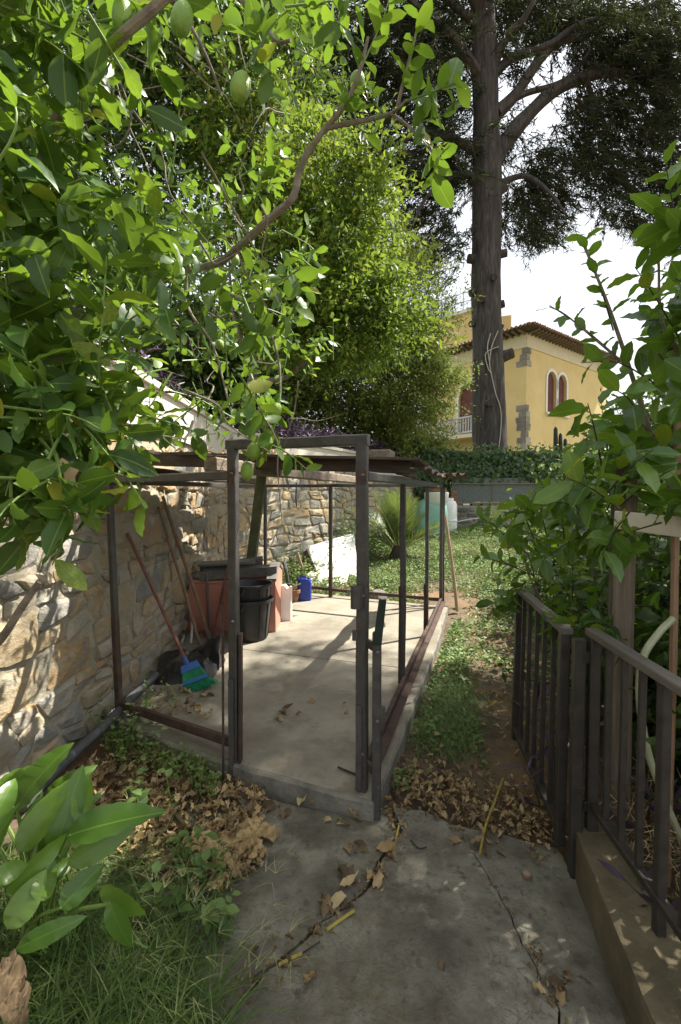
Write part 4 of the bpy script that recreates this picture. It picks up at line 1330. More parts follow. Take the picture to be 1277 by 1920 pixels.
def bin_(z, label, hh=.43, s=1.0):
    t = thing('plastic_bin', label, 'bin', (bc.x, bc.y, z), 'nested black bins')
    prof = [(.165, 0), (.172, .012), (.215, hh - .03), (.215, hh - .03), (.236, hh - .028), (.242, hh - .012), (.238, hh), (.222, hh), (.212, hh - .02), (.175, .03), (.02, .02)]
    MB().lathe((bc.x, bc.y, z), [(r * s, q) for r, q in prof], 36).build('body', MAT['blackplastic'], t, True)
    for k in range(12):
        a = 2 * math.pi * k / 12 + .13
        MB().bar((bc.x + math.cos(a) * .176 * s, bc.y + math.sin(a) * .176 * s, z + .02), (bc.x + math.cos(a) * .2165 * s, bc.y + math.sin(a) * .2165 * s, z + hh - .05), .012, .006, (math.cos(a), math.sin(a), 0)).build('rib', MAT['blackplastic'], t)
    for a in (-2.0, 1.14):
        dx, dy = math.cos(a), math.sin(a)
        c0 = Vector((bc.x + dx * .22 * s, bc.y + dy * .22 * s, z + hh - .085))
        sx = Vector((-dy, dx, 0))
        MB().tube([c0 - sx * .075 + Vector((0, 0, .055)), c0 - sx * .075 + Vector((dx * .03, dy * .03, 0)), c0 + sx * .075 + Vector((dx * .03, dy * .03, 0)), c0 + sx * .075 + Vector((0, 0, .055))], .009, 6).build('handle', MAT['blackplastic'], t)


bin_(.1, 'lower black plastic bin standing on the slab behind the left door post', .43, 1.0)
bin_(.27, 'upper black plastic bin nested in the lower one, empty and open', .42, .97)

# blue canister
bl = G(570, 1127, .1)
t = thing('jerrycan', 'blue plastic canister standing at the back edge of the concrete slab', 'canister', (bl.x, bl.y + .08, .1))
m = MB()
w, d, h = .1, .08, .3
prof = [(1, 0), (1.02, .02), (1, .05), (1.02, .1), (1, .15), (1.02, .2), (1, .25), (.97, .29), (.86, .31), (.1, .315)]
k = 0
for f, z in prof:
    for j in range(16):
        a = 2 * math.pi * (j + .5) / 16
        ca, sa = math.cos(a), math.sin(a)
        e_ = .35
        m.v.append((bl.x + w * f * math.copysign(abs(ca) ** e_, ca), bl.y + .08 + d * f * math.copysign(abs(sa) ** e_, sa), .1 + z))
for i in range(len(prof) - 1):
    m.f += [(i * 16 + j, i * 16 + (j + 1) % 16, (i + 1) * 16 + (j + 1) % 16, (i + 1) * 16 + j) for j in range(16)]
m.f += [tuple(range(15, -1, -1)), tuple(range((len(prof) - 1) * 16, len(prof) * 16))]
m.build('body', MAT['blue'], t, True)
MB().tube([(bl.x - .06, bl.y + .08, .40), (bl.x - .05, bl.y + .08, .435), (bl.x + .01, bl.y + .08, .437), (bl.x + .03, bl.y + .08, .41)], .014, 8).build('handle', MAT['blue'], t, True)
MB().lathe((bl.x + .065, bl.y + .06, .375), [(.022, 0), (.024, .04), (.02, .05)], 12).build('cap', MAT['blackplastic'], t, True)
# clay pot
pt_ = G(551, 1130, .1)
t = thing('clay_pot', 'small terracotta flower pot with dry stems between the white block and the blue canister', 'flower pot', (pt_.x, pt_.y + .06, .1))
MB().lathe((pt_.x, pt_.y + .06, .1), [(.055, 0), (.074, .13)], 20).build('body', MAT['terracotta'], t, True)
MB().lathe((pt_.x, pt_.y + .06, .1), [(.08, .125), (.088, .13), (.088, .175), (.078, .177), (.07, .14), (.01, .135)], 20).build('rim', MAT['terracotta'], t, True)
m = MB()
for _ in range(7):
    m.tube([(pt_.x, pt_.y + .06, .24), (pt_.x + random.uniform(-.05, .05), pt_.y + .06, .32), (pt_.x + random.uniform(-.1, .1), pt_.y + random.uniform(-.0, .1), .36)], .003, 4)
m.build('dry_stems', MAT['palestalk'], t)
# white block with a crumbled top
wb = G(536, 1164, .1)
m = MB()
Vb = []
prof = [(-.07, 0), (.06, 0), (.062, .40), (.04, .405), (.02, .385), (-.02, .43), (-.05, .425), (-.07, .41)]
m.add([(wb.x + p, wb.y, .1 + q) for p, q in prof] + [(wb.x + p, wb.y + .16, .1 + q * .97) for p, q in prof], [tuple(range(8)), tuple(range(15, 7, -1))] + [((i + 1) % 8, i, 8 + i, 8 + (i + 1) % 8) for i in range(8)])
tag(m.build('foam_block', MAT['white']), 'upright white foam block with a broken top beside the pink trough', 'foam block')

# rocks by the back rail
for (u, v, r, s_, lab) in ((712, 1134, .14, 3, 'grey angular rock lying by the back rail of the shed'), (736, 1102, .09, 5, 'small grey rock just beyond the back rail, behind the angular rock')):
    c = G(u, v, .06)
    c.y += .35
    m = MB().lathe((c.x, c.y, .03), [(r * .9, 0), (r, r * .35), (r * .8, r * .9), (r * .35, r * 1.25), (.01, r * 1.3)], 12)
    m.v = [(x + .06 * r * 7 * noise.noise(Vector((x * 6, y * 6, z * 6 + s_))), y + .4 * r * noise.noise(Vector((x * 6 + 9, y * 6, z * 6))), max(.0, z + .3 * r * noise.noise(Vector((x * 7, y * 7 + 4, z * 5))))) for x, y, z in m.v]
    tag(m.build('rock', MAT['rock'], None, False), lab, 'rock')

# white boards leaning at the sunlit wall
q = [D(590, 1068, 8.3), D(672, 1082, 8.25), D(664, 999, 9.6), D(578, 1024, 8.75)]
tag(MB().plate(q, -.04).build('white_board', MAT['white']), 'big white board leaning against the sunlit stone wall', 'board')
q = [D(546, 1100, 7.75), D(650, 1096, 7.8), D(655, 1066, 8.35), D(592, 1064, 8.32)]
tag(MB().plate(q, -.05).build('white_slab', MAT['cream']), 'cream slab lying flat in front of the leaning white board', 'slab')
tag(MB().bar(D(577, 1096, 7.95), D(557, 1036, 8.25), .05, .03, (0, 1, .3)).build('pale_plank', MAT['palewood']), 'narrow pale plank leaning by the left edge of the white board', 'plank')
tag(MB().bar(D(590, 1075, 8.2), D(573, 1034, 8.5), .1, .05, (0, 1, .3)).build('dark_plank', MAT['darkwood']), 'dark plank tucked behind the left edge of the leaning white board', 'plank')
m = MB().tube(smooth_path([D(536, 1052, 7.7), D(533, 1058, 7.65), D(537, 1072, 7.6), D(539, 1092, 7.6)], 4), .028, 8)
tag(m.build('drain_pipe', MAT['pipe'], None, True), 'short bent black drain pipe coming out of the stone wall behind the pink trough', 'pipe')
m = MB().tube(smooth_path([D(556, 905, 8.6), D(555, 930, 8.6), D(556, 950, 8.6)], 4), .012, 6)
tag(m.build('cable', MAT['blackplastic'], None, True), 'black cable hanging down the sunlit stone wall', 'cable')

# broom
bh = G(372, 1292, .1)
t = thing('broom', 'broom with green bristles, blue head and dark red handle leaning on the wall', 'broom', tuple(bh))
top = Vector((-1.675, 3.68, 1.31))
nk = D(350, 1243, 3.66)
MB().tube([nk, nk.lerp(top, .5), top], .0135, 8).build('handle', MAT['redhandle'], t, True)
hd = [D(341, 1253, 3.64), D(370, 1240, 3.68), D(393, 1275, 3.62), D(344, 1294, 3.56)]
Q = lambda s_, r_: hd[0].lerp(hd[1], s_).lerp(hd[3].lerp(hd[2], s_), r_)
nb = (hd[1] - hd[0]).cross(hd[3] - hd[0]).normalized() * .022
def wedge(r0, r1, name, mt_, th=1.0):
    a = [Q(-.03, r0), Q(1.03, r0), Q(1.03, r1), Q(-.03, r1)]
    MB().add([p - nb * th for p in a] + [p + nb * th for p in a], [(3, 2, 1, 0), (4, 5, 6, 7), (0, 1, 5, 4), (1, 2, 6, 5), (2, 3, 7, 6), (3, 0, 4, 7)]).build(name, MAT[mt_], t)


wedge(-.05, .28, 'head', 'broomblue', 1.0)
wedge(.72, .86, 'band', 'broomblue', 1.25)
MB().tube([nk + (nk - top).normalized() * .02, nk - (nk - top).normalized() * .05], .019, 8).build('socket', MAT['broomblue'], t, True)
br = MB()
for i in range(330):
    s_, o_ = random.random(), random.uniform(-.8, .8)
    a = Q(s_, .25) + nb * o_
    b = Q(s_ + random.uniform(-.05, .05), .85) + nb * o_ * 1.2
    c = Q(min(1.25, s_ + random.uniform(.0, .35)), random.uniform(1.1, 1.32)) + nb * random.uniform(-1.6, 1.6)
    c.z = max(c.z, .105)
    br.tube([a, b, b.lerp(c, .5) + rdir() * .008, c], .0016, 3, cap=False)
br = br.build('bristles', MAT['broomgreen'], t)
br['kind'] = 'stuff'


# long tools against the wall
def tool(name, label, a, b, r, mat, head=None):
    t = thing(name, label, 'garden tool', tuple(a))
    a, b = Vector(a), Vector(b)
    MB().tube([a, a.lerp(b, .33) + Vector((.006, 0, 0)), a.lerp(b, .7), b], [r * 1.1, r, r, r * .9], 8).build('handle', MAT[mat], t, True)
    if head == 'hoe':
        d = (a - b).normalized()
        MB().tube([a - d * .06, a + d * .04], .019, 8).build('socket', MAT['rust'], t)
        MB().plate([a + Vector((-.07, -.02, -.01)), a + Vector((.07, -.02, -.01)), a + Vector((.06, -.13, -.02)), a + Vector((-.06, -.13, -.02))], .006).build('blade', MAT['rust'], t)
    elif head == 'shovel':
        d = (a - b).normalized()
        s_ = d.cross(Vector((0, 1, 0))).normalized()
        e_ = a + d * .2
        MB().plate([a + s_ * .1 - d * .02, a - s_ * .1 - d * .02, e_ - s_ * .08, e_ + s_ * .08], .008).build('blade', MAT['redhandle'], t)
    elif head == 'mount':
        MB().tube([a + (b - a).normalized() * .0, a + (b - a).normalized() * .07], r * 1.35, 8).build('socket', MAT['greymetal'], t)


tool('hoe', 'thicker and higher of two long wooden handles leaning on the stone wall', G(393, 1196, .12), (-1.675, 4.42, 1.6), .019, 'handle', 'mount')
tool('rake', 'thinner long wooden tool handle leaning on the stone wall left of the thicker one', G(374, 1206, .12), (-1.678, 4.33, 1.5), .0145, 'handle', 'mount')
tool('shovel', 'pinkish shovel handle leaning on the pink trough beside the left door post', D(400, 1180, 4.98), D(428, 1060, 5.13), .0125, 'redhandle', 'shovel')
tag(MB().tube([D(391, 1178, 5.05), D(388, 1074, 5.1)], .0125, 8).build('metal_pole', MAT['greymetal'], None, True), 'thin grey metal pole upright in front of the pink trough', 'pole')
tag(MB().tube([G(358, 1206, .1), D(362, 1160, 4.95)], .013, 8).build('white_pole', MAT['whitepipe'], None, True), 'short white pole standing behind the black sacks', 'pole')
tag(MB().tube([G(341, 1205, .1), D(345, 1192, 4.95)], .013, 8).build('white_pole', MAT['whitepipe'], None, True), 'very short white stub left of the white pole behind the black sacks', 'pole')


# black sacks
def sack(label, quad, height, seed, lift=0.0):
    nx, ny = 30, 22
    Vv = []
    A, B, C_, D_ = [Vector(p) for p in quad]
    for j in range(ny + 1):
        for i in range(nx + 1):
            s_, t_ = i / nx, j / ny
            p = A.lerp(B, s_).lerp(D_.lerp(C_, s_), t_)
            e_ = min(1, 5 * min(s_, 1 - s_, t_, 1 - t_))
            h = height(s_, t_) * (e_ ** .5)
            h += e_ * (.05 * abs(noise.noise(Vector((s_ * 4 + seed, t_ * 4, seed)))) + .028 * abs(noise.noise(Vector((s_ * 10, t_ * 9, seed + 4)))))
            q = Vector((noise.noise(Vector((s_ * 3, t_ * 3, seed + 1))), noise.noise(Vector((s_ * 3, t_ * 3, seed + 2))), 0)) * .03
            Vv.append((p.x + q.x, p.y + q.y, p.z + h + lift * e_))
    w = nx + 1
    m = MB().add(Vv, [(j * w + i, j * w + i + 1, (j + 1) * w + i + 1, (j + 1) * w + i) for j in range(ny) for i in range(nx)])
    tag(m.build('black_sack', MAT['sack'], None, True), label, 'sack')


sack('crumpled black plastic sack lying flat against the foot of the stone wall behind the broom', [G(288, 1284, .1), G(392, 1284, .1), (-1.05, 4.25, .1), (-1.68, 4.3, .1)], lambda s_, t_: .06 + .05 * t_, 2)
q = [D(300, 1250, 4.0), D(411, 1270, 3.98), D(414, 1188, 4.12), D(330, 1236, 4.25)]
nx = 24
Vv = []
for j in range(13):
    for i in range(nx + 1):
        s_, t_ = i / nx, j / 12
        p = q[0].lerp(q[1], s_).lerp(q[3].lerp(q[2], s_), t_)
        Vv.append((p.x, p.y + .06 * noise.noise(Vector((s_ * 5, t_ * 4, 7))) + .05 * math.sin(s_ * 9 + t_ * 3) * (1 - t_) - .05 * math.sin(3.14 * s_) * math.sin(3.14 * t_), p.z + .012 * noise.noise(Vector((s_ * 7, t_ * 7, 1)))))
kk = len(Vv)
fs = [(j * (nx + 1) + i, j * (nx + 1) + i + 1, (j + 1) * (nx + 1) + i + 1, (j + 1) * (nx + 1) + i) for j in range(12) for i in range(nx)]
Vv += [(x - .01, y + .07 + .03 * noise.noise(Vector((x * 9, z * 9, 0))), z - .02) for x, y, z in Vv]
fs += [tuple(a + kk for a in f[::-1]) for f in fs]
rim = [i for i in range(nx + 1)] + [j * (nx + 1) + nx for j in range(1, 13)] + [12 * (nx + 1) + i for i in range(nx - 1, -1, -1)] + [j * (nx + 1) for j in range(11, 0, -1)]
fs += [(rim[i], rim[(i + 1) % len(rim)], rim[(i + 1) % len(rim)] + kk, rim[i] + kk) for i in range(len(rim))]
tag(MB().add(Vv, fs).build('black_sack', MAT['sack'], None, True), 'black sack folded into a raised corner behind the broom head', 'sack')

# pipes along the wall foot
tag(MB().tube(smooth_path([G(292, 1266, .14), G(250, 1305, .14), G(205, 1352, .13), G(150, 1402, .06), G(100, 1450, .03), G(40, 1512, .02)], 4), .032, 10).build('grey_pipe', MAT['pipe'], None, True), 'long grey pipe running along the foot of the stone wall', 'pipe')
tag(MB().tube(smooth_path([D(204, 1248, 3.72), D(210, 1272, 3.7), D(232, 1287, 3.7), D(262, 1284, 3.78), D(286, 1262, 3.95)], 6), .03, 10).build('bent_pipe', MAT['pipe'], None, True), 'curved grey pipe piece lying against the stone wall left of the black sacks', 'pipe')
tag(MB().tube(smooth_path([D(0, 1402, 2.33), D(80, 1340, 2.65), D(140, 1295, 2.95), D(190, 1258, 3.25)], 4), .004, 5).build('wire', MAT['greymetal'], None, True), 'thin grey wire stretched low along the stone wall', 'wire')
m = MB().tube(smooth_path([D(182, 860, 3.35), D(180, 900, 3.33), D(176, 930, 3.3)], 3), .02, 8)
tag(m.build('downpipe', MAT['blackplastic'], None, True), 'black pipe stub standing above the left corner post of the shed', 'pipe')
a = G(858, 1146, .02)
tag(MB().tube([a, a.lerp(D(835, 968, a.y + .1), .5) + Vector((.01, 0, 0)), D(835, 968, a.y + .15)], [.027, .024, .021], 8).build('wooden_pole', MAT['palewood'], None, True), 'pale wooden pole leaning against the far right corner of the shed', 'pole')

# containers in the far left corner of the lawn
t = thing('water_tank', 'pale teal plastic tank standing behind the young palm', 'tank', tuple(D(805, 1003, 12.8)))
c = D(808, 1003, 12.6)
m = MB()
for f, z in ((.95, 0), (1, .1), (1, .55), (.92, .78), (.7, .92), (.3, 1.0)):
    for j in range(16):
        a = 2 * math.pi * (j + .5) / 16
        ca, sa = math.cos(a), math.sin(a)
        m.v.append((c.x + .42 * f * math.copysign(abs(ca) ** .5, ca), c.y + .4 * f * math.copysign(abs(sa) ** .5, sa), c.z + z * 1.0))
for i in range(5):
    m.f += [(i * 16 + j, i * 16 + (j + 1) % 16, (i + 1) * 16 + (j + 1) % 16, (i + 1) * 16 + j) for j in range(16)]
m.f += [tuple(range(80, 96))]
m.build('body', MAT['teal'], t, True)
MB().lathe((c.x + .1, c.y - .1, c.z + .97), [(.1, 0), (.1, .06), (.02, .07)], 14).build('lid', MAT['teal'], t, True)
c = D(818, 945, 12.5)
t = thing('white_basin', 'round white basin planter with terracotta rim standing on top of the teal tank', 'planter', tuple(c))
MB().lathe((c.x, c.y, c.z - .04), [(.2, 0), (.3, .1), (.33, .34), (.3, .35), (.26, .25), (.02, .2)], 22).build('bowl', MAT['white'], t, True)
MB().lathe((c.x, c.y, c.z + .315), [(.25, 0), (.27, .09), (.02, .1)], 18).build('inner_pot', MAT['terracotta'], t, True)
c = D(830, 1000, 12.9)
t = thing('white_drum', 'tall white plastic drum behind the corner posts of the shed, right of the teal tank', 'drum', tuple(c))
MB().lathe((c.x + .12, c.y + .1, c.z - .06), [(.27, 0), (.29, .06), (.29, .4), (.31, .42), (.29, .44), (.29, .85), (.24, .95), (.1, .97)], 22).build('body', MAT['white'], t, True)
MB().lathe((c.x + .12, c.y + .1, c.z + .9), [(.2, 0), (.2, .07), (.02, .08)], 18).build('lid', MAT['white'], t, True)
c = D(770, 985, 12.9)
t = thing('white_canister', 'white plastic canister left of the teal tank behind the palm', 'canister', tuple(c))
MB().bar((c.x, c.y, c.z - .2), (c.x, c.y, c.z + .55), .4, .3, (0, 1, 0), .25).build('body', MAT['white'], t)
MB().lathe((c.x, c.y, c.z + .55), [(.08, 0), (.08, .06), (.02, .07)], 12).build('cap', MAT['white'], t)

# ================================================================== FENCE AND GATE
gA, gB = G(966, 1378, .05), G(1048, 1585, .02)
gA.z = gB.z = 0
dirg = (gB - gA).normalized()
gt = thing('iron_gate', 'open dark iron gate of vertical bars with a worn top rail beside the lawn', 'gate', tuple(gA))
up_g = Vector((-dirg.y, dirg.x, 0))
for p, nm in ((gA, 'post'), (gB, 'post')):
    MB().bar(p + Vector((0, 0, .03)), p + Vector((.02, .02, .985)), .05, .04, up_g).build(nm, MAT['fence'], gt)
MB().bar(gA + Vector((.02, .02, 1.0)) - dirg * .03, gB + Vector((.02, .02, 1.0)) + dirg * .03, .055, .028).build('top_rail', MAT['railtop'], gt)
MB().bar(gA + Vector((0, 0, .1)), gB + Vector((0, 0, .1)), .04, .03).build('bottom_rail', MAT['fence'], gt)
for i in range(1, 6):
    p = gA.lerp(gB, i / 6)
    MB().bar(p + Vector((0, 0, .1)), p + Vector((.02, .02, .985)), .018, .022, up_g).build('bar', MAT['fence'], gt)
fn = thing('iron_fence', 'dark iron railing on the low kerb right of the path, nearest the camera', 'fence', tuple(k0))
hp = G(1072, 1640, 0)
MB().bar(hp + Vector((0.012, .0, 0)), hp + Vector((.025, .02, 1.0)), .05, .045, up_g).build('hinge_post', MAT['fence'], fn)
fA, fB = Vector((1.055, 1.93, 0)), Vector((.955, .55, 0))
dirf = (fB - fA).normalized()
upf = Vector((-dirf.y, dirf.x, 0))
MB().bar(hp + Vector((.03, 0, .93)), fA + Vector((0, 0, .93)), .02, .05).build('hinge_arm', MAT['fence'], fn)
MB().bar(hp + Vector((.03, 0, .3)), fA + Vector((0, 0, .3)), .02, .04).build('hinge_arm', MAT['fence'], fn)
MB().bar(fA + Vector((0, 0, 1.03)) - dirf * .03, fB + Vector((0, 0, 1.03)), .052, .03).build('top_rail', MAT['railtop'], fn)
MB().bar(fA + Vector((.0, 0, .31)), fB + Vector((.0, 0, .31)), .035, .03).build('bottom_rail', MAT['fence'], fn)
MB().bar(fA + Vector((0, 0, .17)), fA + Vector((0, 0, 1.015)), .042, .042, upf).build('post', MAT['fence'], fn)
for i in range(1, 11):
    p = fA + dirf * (.118 * i)
    th = i % 4 == 0
    MB().bar(p + Vector((0, 0, .17 if th else .31)), p + Vector((0, 0, 1.015)), .036 if th else .019, .03 if th else .022, upf).build('post' if th else 'bar', MAT['fence'], fn)

# wooden post with the nailed plank, stakes and hose behind the railing
a, b = Vector((1.235, 2.05, 0)), Vector((1.25, 2.07, 1.75))
m = MB()
m.bar(a, b, .085, .085, (.3, 1, 0), .06)
tag(m.build('wooden_post', MAT['woodv']), 'square weathered wooden post behind the dark iron railing', 'post')
tag(MB().bar(Vector((1.17, 1.99, 1.5)), Vector((1.36, 1.55, 1.47)), .025, .075).build('cream_plank', MAT['cream']), 'cream plank fixed across the wooden post among the shrub leaves', 'plank')
tag(MB().tube(smooth_path([D(1262, 1160, 1.78), D(1235, 1187, 1.76), D(1205, 1235, 1.74), D(1199, 1310, 1.73), D(1215, 1410, 1.73), D(1250, 1508, 1.74), D(1290, 1600, 1.75)], 5), .013, 8).build('garden_hose', MAT['hose'], None, True), 'pale green garden hose looping down behind the iron railing', 'hose')
tag(MB().tube([Vector((1.3, 1.82, .05)), Vector((1.29, 1.8, 1.0)), Vector((1.3, 1.82, 1.95))], .013, 7, .3).build('bamboo_stake', MAT['handle'], None, True), 'thin brown stake rising behind the railing at the right edge', 'stake')

# ================================================================== VEGETATION
def branch_tree(root, trunk_pts, r0, r1, mat, name='trunk', n=10, rough=.2):
    pts = smooth_path(trunk_pts, 4)
    return MB().tube(pts, [lerp(r0, r1, i / (len(pts) - 1)) for i in range(len(pts))], n, rough).build(name, MAT[mat], root, True)


# ------------------------------------------------------------------ the big cedar
CB = Vector((5.66, 18.0, 1.2))
cedar = thing('cedar_tree', 'huge dark cedar with sweeping limbs in front of the yellow house', 'tree', tuple(CB))
tp = [Vector((5.70, 18, .9)), D(918, 850, 18), D(915, 700, 18), D(912, 550, 18), D(913, 400, 18), D(912, 250, 18), D(908, 100, 18), D(902, -60, 18), Vector((5.3, 18, 26))]
tr_r = [.74, .62, .58, .55, .53, .5, .44, .38, .15]
tps = smooth_path(tp, 8)
rr = [lerp(tr_r[min(i // 8, 8)], tr_r[min(i // 8 + 1, 8)], (i % 8) / 8) for i in range(len(tps))]
m = MB()
m.tube(tps, rr, 40)
mv = []
for i, v in enumerate(m.v):
    c = tps[min(i // 40, len(tps) - 1)]
    p = Vector(v)
    d = (p - c)
    k = 1 + .1 * noise.noise(Vector((p.x * 2.2, p.y * 2.2, p.z * .35))) + .06 * noise.noise(Vector((p.x * 7, p.y * 7, p.z * .8)))
    mv.append(tuple(c + d * k))
m.v = mv
m.build('trunk', MAT['bark'], cedar, True)
for (u, v, du, dv, r) in ((898, 487, -26, -2, .17), (898, 546, -22, 4, .13), (925, 480, 34, -6, .15), (928, 575, 24, -6, .14), (890, 606, -10, 2, .12), (930, 610, 18, 4, .1), (898, 660, -8, 2, .1), (930, 362, 26, -14, .17), (890, 340, -10, -4, .15), (935, 672, 36, -10, .2), (930, 440, 14, -4, .14), (893, 430, -8, 0, .12), (900, 560, 2, 2, .1), (925, 520, 3, 0, .11), (915, 755, 4, 0, .11), (905, 560, 0, 0, .1)):
    a = D(u, v, 17.55 if abs(du) < 6 else 17.9)
    b = D(u + du * .75, v + dv, 17.2 if abs(du) < 6 else 17.8)
    MB().tube([a, a.lerp(b, .6), b], [r * 1.25, r * 1.05, r], 10, .2, seed=u).build('branch_stub', MAT['bark'], cedar, True)
m = MB()
for pts in ([(935, 845), (940, 790), (937, 760), (930, 740), (921, 700), (918, 680), (922, 650), (934, 620)], [(921, 700), (915, 690), (910, 665), (921, 655), (935, 650)], [(918, 680), (914, 650), (920, 625)]):
    m.tube(smooth_path([D(u, v, 17.37) for u, v in pts], 3), .018, 5)
m.build('pale_vine', MAT['paletwig'], cedar, True)
limbs = [([(925, 300), (965, 245), (1010, 195), (1060, 160), (1130, 138), (1200, 145), (1290, 175)], [18, 18.2, 18.5, 18.8, 19.1, 19.4, 19.5], .33),
         ([(930, 215), (965, 180), (1010, 115), (1045, 80), (1110, 60), (1200, 20), (1300, -20)], [18, 18.2, 18.4, 18.7, 19, 19.4, 19.6], .24),
         ([(930, 205), (985, 175), (1040, 160), (1080, 130), (1130, 60)], [18, 18.3, 18.6, 18.8, 19.1], .15),
         ([(925, 140), (960, 110), (1030, 85), (1100, 40), (1230, 25)], [18, 18.2, 18.4, 18.6, 19], .2),
         ([(920, 130), (950, 70), (985, 30), (1020, -40)], [18, 17.6, 17.3, 17], .2),
         ([(905, 160), (870, 100), (840, 60), (800, 30), (740, -30)], [18, 17.5, 17, 16.5, 16], .22),
         ([(900, 290), (850, 260), (800, 250), (740, 270), (690, 280)], [18, 17.8, 17.5, 17, 16.5], .16),
         ([(900, 330), (850, 330), (800, 370), (770, 430)], [18, 17.5, 17, 16.6], .12),
         ([(905, 60), (850, 10), (760, -60)], [18, 17.4, 17], .18),
         ([(935, 345), (985, 330), (1030, 360), (1060, 400)], [18, 17.6, 17.2, 17], .12),
         ([(1100, 150), (1120, 200), (1145, 260), (1150, 330)], [18.8, 19, 19.1, 19.2], .09),
         ([(1080, 185), (1110, 205), (1180, 200), (1230, 230)], [18.8, 19, 19.2, 19.3], .09),
         ([(905, 20), (930, -60), (980, -160), (1080, -300)], [18, 17, 15.5, 13.5], .3),
         ([(905, -20), (960, -150), (1180, -330), (1560, -450)], [18, 15, 11.5, 7.6], .28),  # unseen limb, added to carry the shading clumps over the garden
         ([(905, 40), (860, -80), (760, -200), (640, -300)], [18, 17, 15.5, 14], .26)]
cf = Foliage()
tw = MB()


def cedar_spray(p, d, ln, nb, fo=cf, wood=True):
    """a drooping twig hung with short needle tufts"""
    d = d.normalized()
    q = p + d * ln + Vector((0, 0, -.22 * ln))
    mid = p.lerp(q, .5) + Vector((0, 0, .08 * ln))
    if wood:
        tw.tube([p, mid, q], [.022, .014, .005], 3, cap=False)
    t = np.random.default_rng(random.randrange(1 << 30))
    f = t.random(nb) ** .8
    a = np.array(p)[None] * (1 - f)[:, None] + np.array(q)[None] * f[:, None]
    a[:, 2] += .1 * ln * np.sin(np.pi * f)
    a += t.normal(0, .05, (nb, 3))
    side = t.normal(0, 1, (nb, 3)) + np.array(d)[None] * .7
    side[:, 2] = side[:, 2] * .4 - .55
    L = t.uniform(.12, .34, nb)
    fo.arr(a, side, t.normal(0, 1, (nb, 3)) + np.array([0, 0, .8]), L, L * t.uniform(.09, .17, nb), np.clip(t.normal(.4, .25, nb), 0, 1))


for pts, ys_, r in limbs:
    P = smooth_path([D(u, v, y) for (u, v), y in zip(pts, ys_)], 5)
    MB().tube(P, [lerp(r, r * .28, i / (len(P) - 1)) for i in range(len(P))], 9, .25).build('limb', MAT['bark'], cedar, True)
# clumps of foliage: (u, v, depth, half width, half height, sprays)
clumps = [(690, 60, 16, 130, 110, 300), (800, 40, 16.5, 110, 90, 260), (640, 200, 15.5, 90, 100, 180), (770, 170, 16.5, 120, 100, 260), (850, 220, 17, 60, 90, 110),
          (760, 290, 16.5, 120, 55, 180), (830, 340, 17, 80, 60, 120), (800, 420, 16.8, 60, 50, 90), (835, 470, 17, 45, 50, 70), (790, 480, 16.6, 45, 40, 50), (700, 330, 16, 60, 50, 80),
          (870, 80, 17.5, 60, 110, 120), (960, 20, 17.5, 60, 50, 70), (990, -30, 17, 80, 50, 90), (1080, 20, 16.6, 80, 40, 90), (1150, 60, 16, 90, 60, 130), (1240, 60, 15.5, 90, 80, 190), (1220, 140, 15, 80, 60, 130),
          (1100, 110, 16.3, 60, 40, 60), (1150, 215, 15.2, 80, 60, 110), (1230, 240, 14.8, 80, 70, 130), (1080, 250, 15.8, 60, 60, 65), (1110, 310, 15.4, 80, 60, 110), (1190, 330, 15, 80, 60, 105),
          (1010, 300, 17, 50, 50, 60), (990, 370, 17.2, 55, 45, 85), (1010, 425, 17.2, 45, 32, 60), (955, 400, 17.5, 30, 50, 40), (1140, 390, 15, 40, 35, 30), (1230, 400, 14.6, 60, 55, 75), (1265, 330, 14.4, 50, 60, 70), (1050, 370, 16.8, 45, 40, 40),
          (930, 250, 17.2, 40, 50, 40), (1180, 415, 14.8, 25, 25, 16), (1040, 30, 17, 60, 40, 60), (1090, 190, 17, 45, 30, 45), (1200, 90, 15, 90, 70, 60), (1260, 180, 15, 60, 70, 50), (1170, 290, 15, 70, 40, 30), (1000, 60, 17, 30, 30, 30), (860, 300, 17, 40, 60, 70), (720, 130, 16, 120, 100, 160), (590, 110, 16, 60, 110, 130), (950, 110, 17, 40, 50, 35), (1270, 440, 14.4, 30, 30, 26)]
for (u, v, Y, ru, rv, n) in clumps:
    Y = Y + 1.6 if u < 960 else 19.5
    n = int(n * 1.25) if u > 960 else n
    for _ in range(int(n * 1.15)):
        a, b = random.gauss(0, .5), random.gauss(0, .5)
        p = D(u + ru * a, v + rv * b, Y + random.gauss(0, 1.0 if u < 960 else .7))
        out = Vector((p.x - 5.6, p.y - 18, 0))
        d = (out.normalized() if out.length > .5 else Vector((1, 0, 0))) + Vector((random.gauss(0, .7), random.gauss(0, .7), random.gauss(-.25, .3)))
        cedar_spray(p, d, random.uniform(.5, 1.1), random.randint(22, 34))
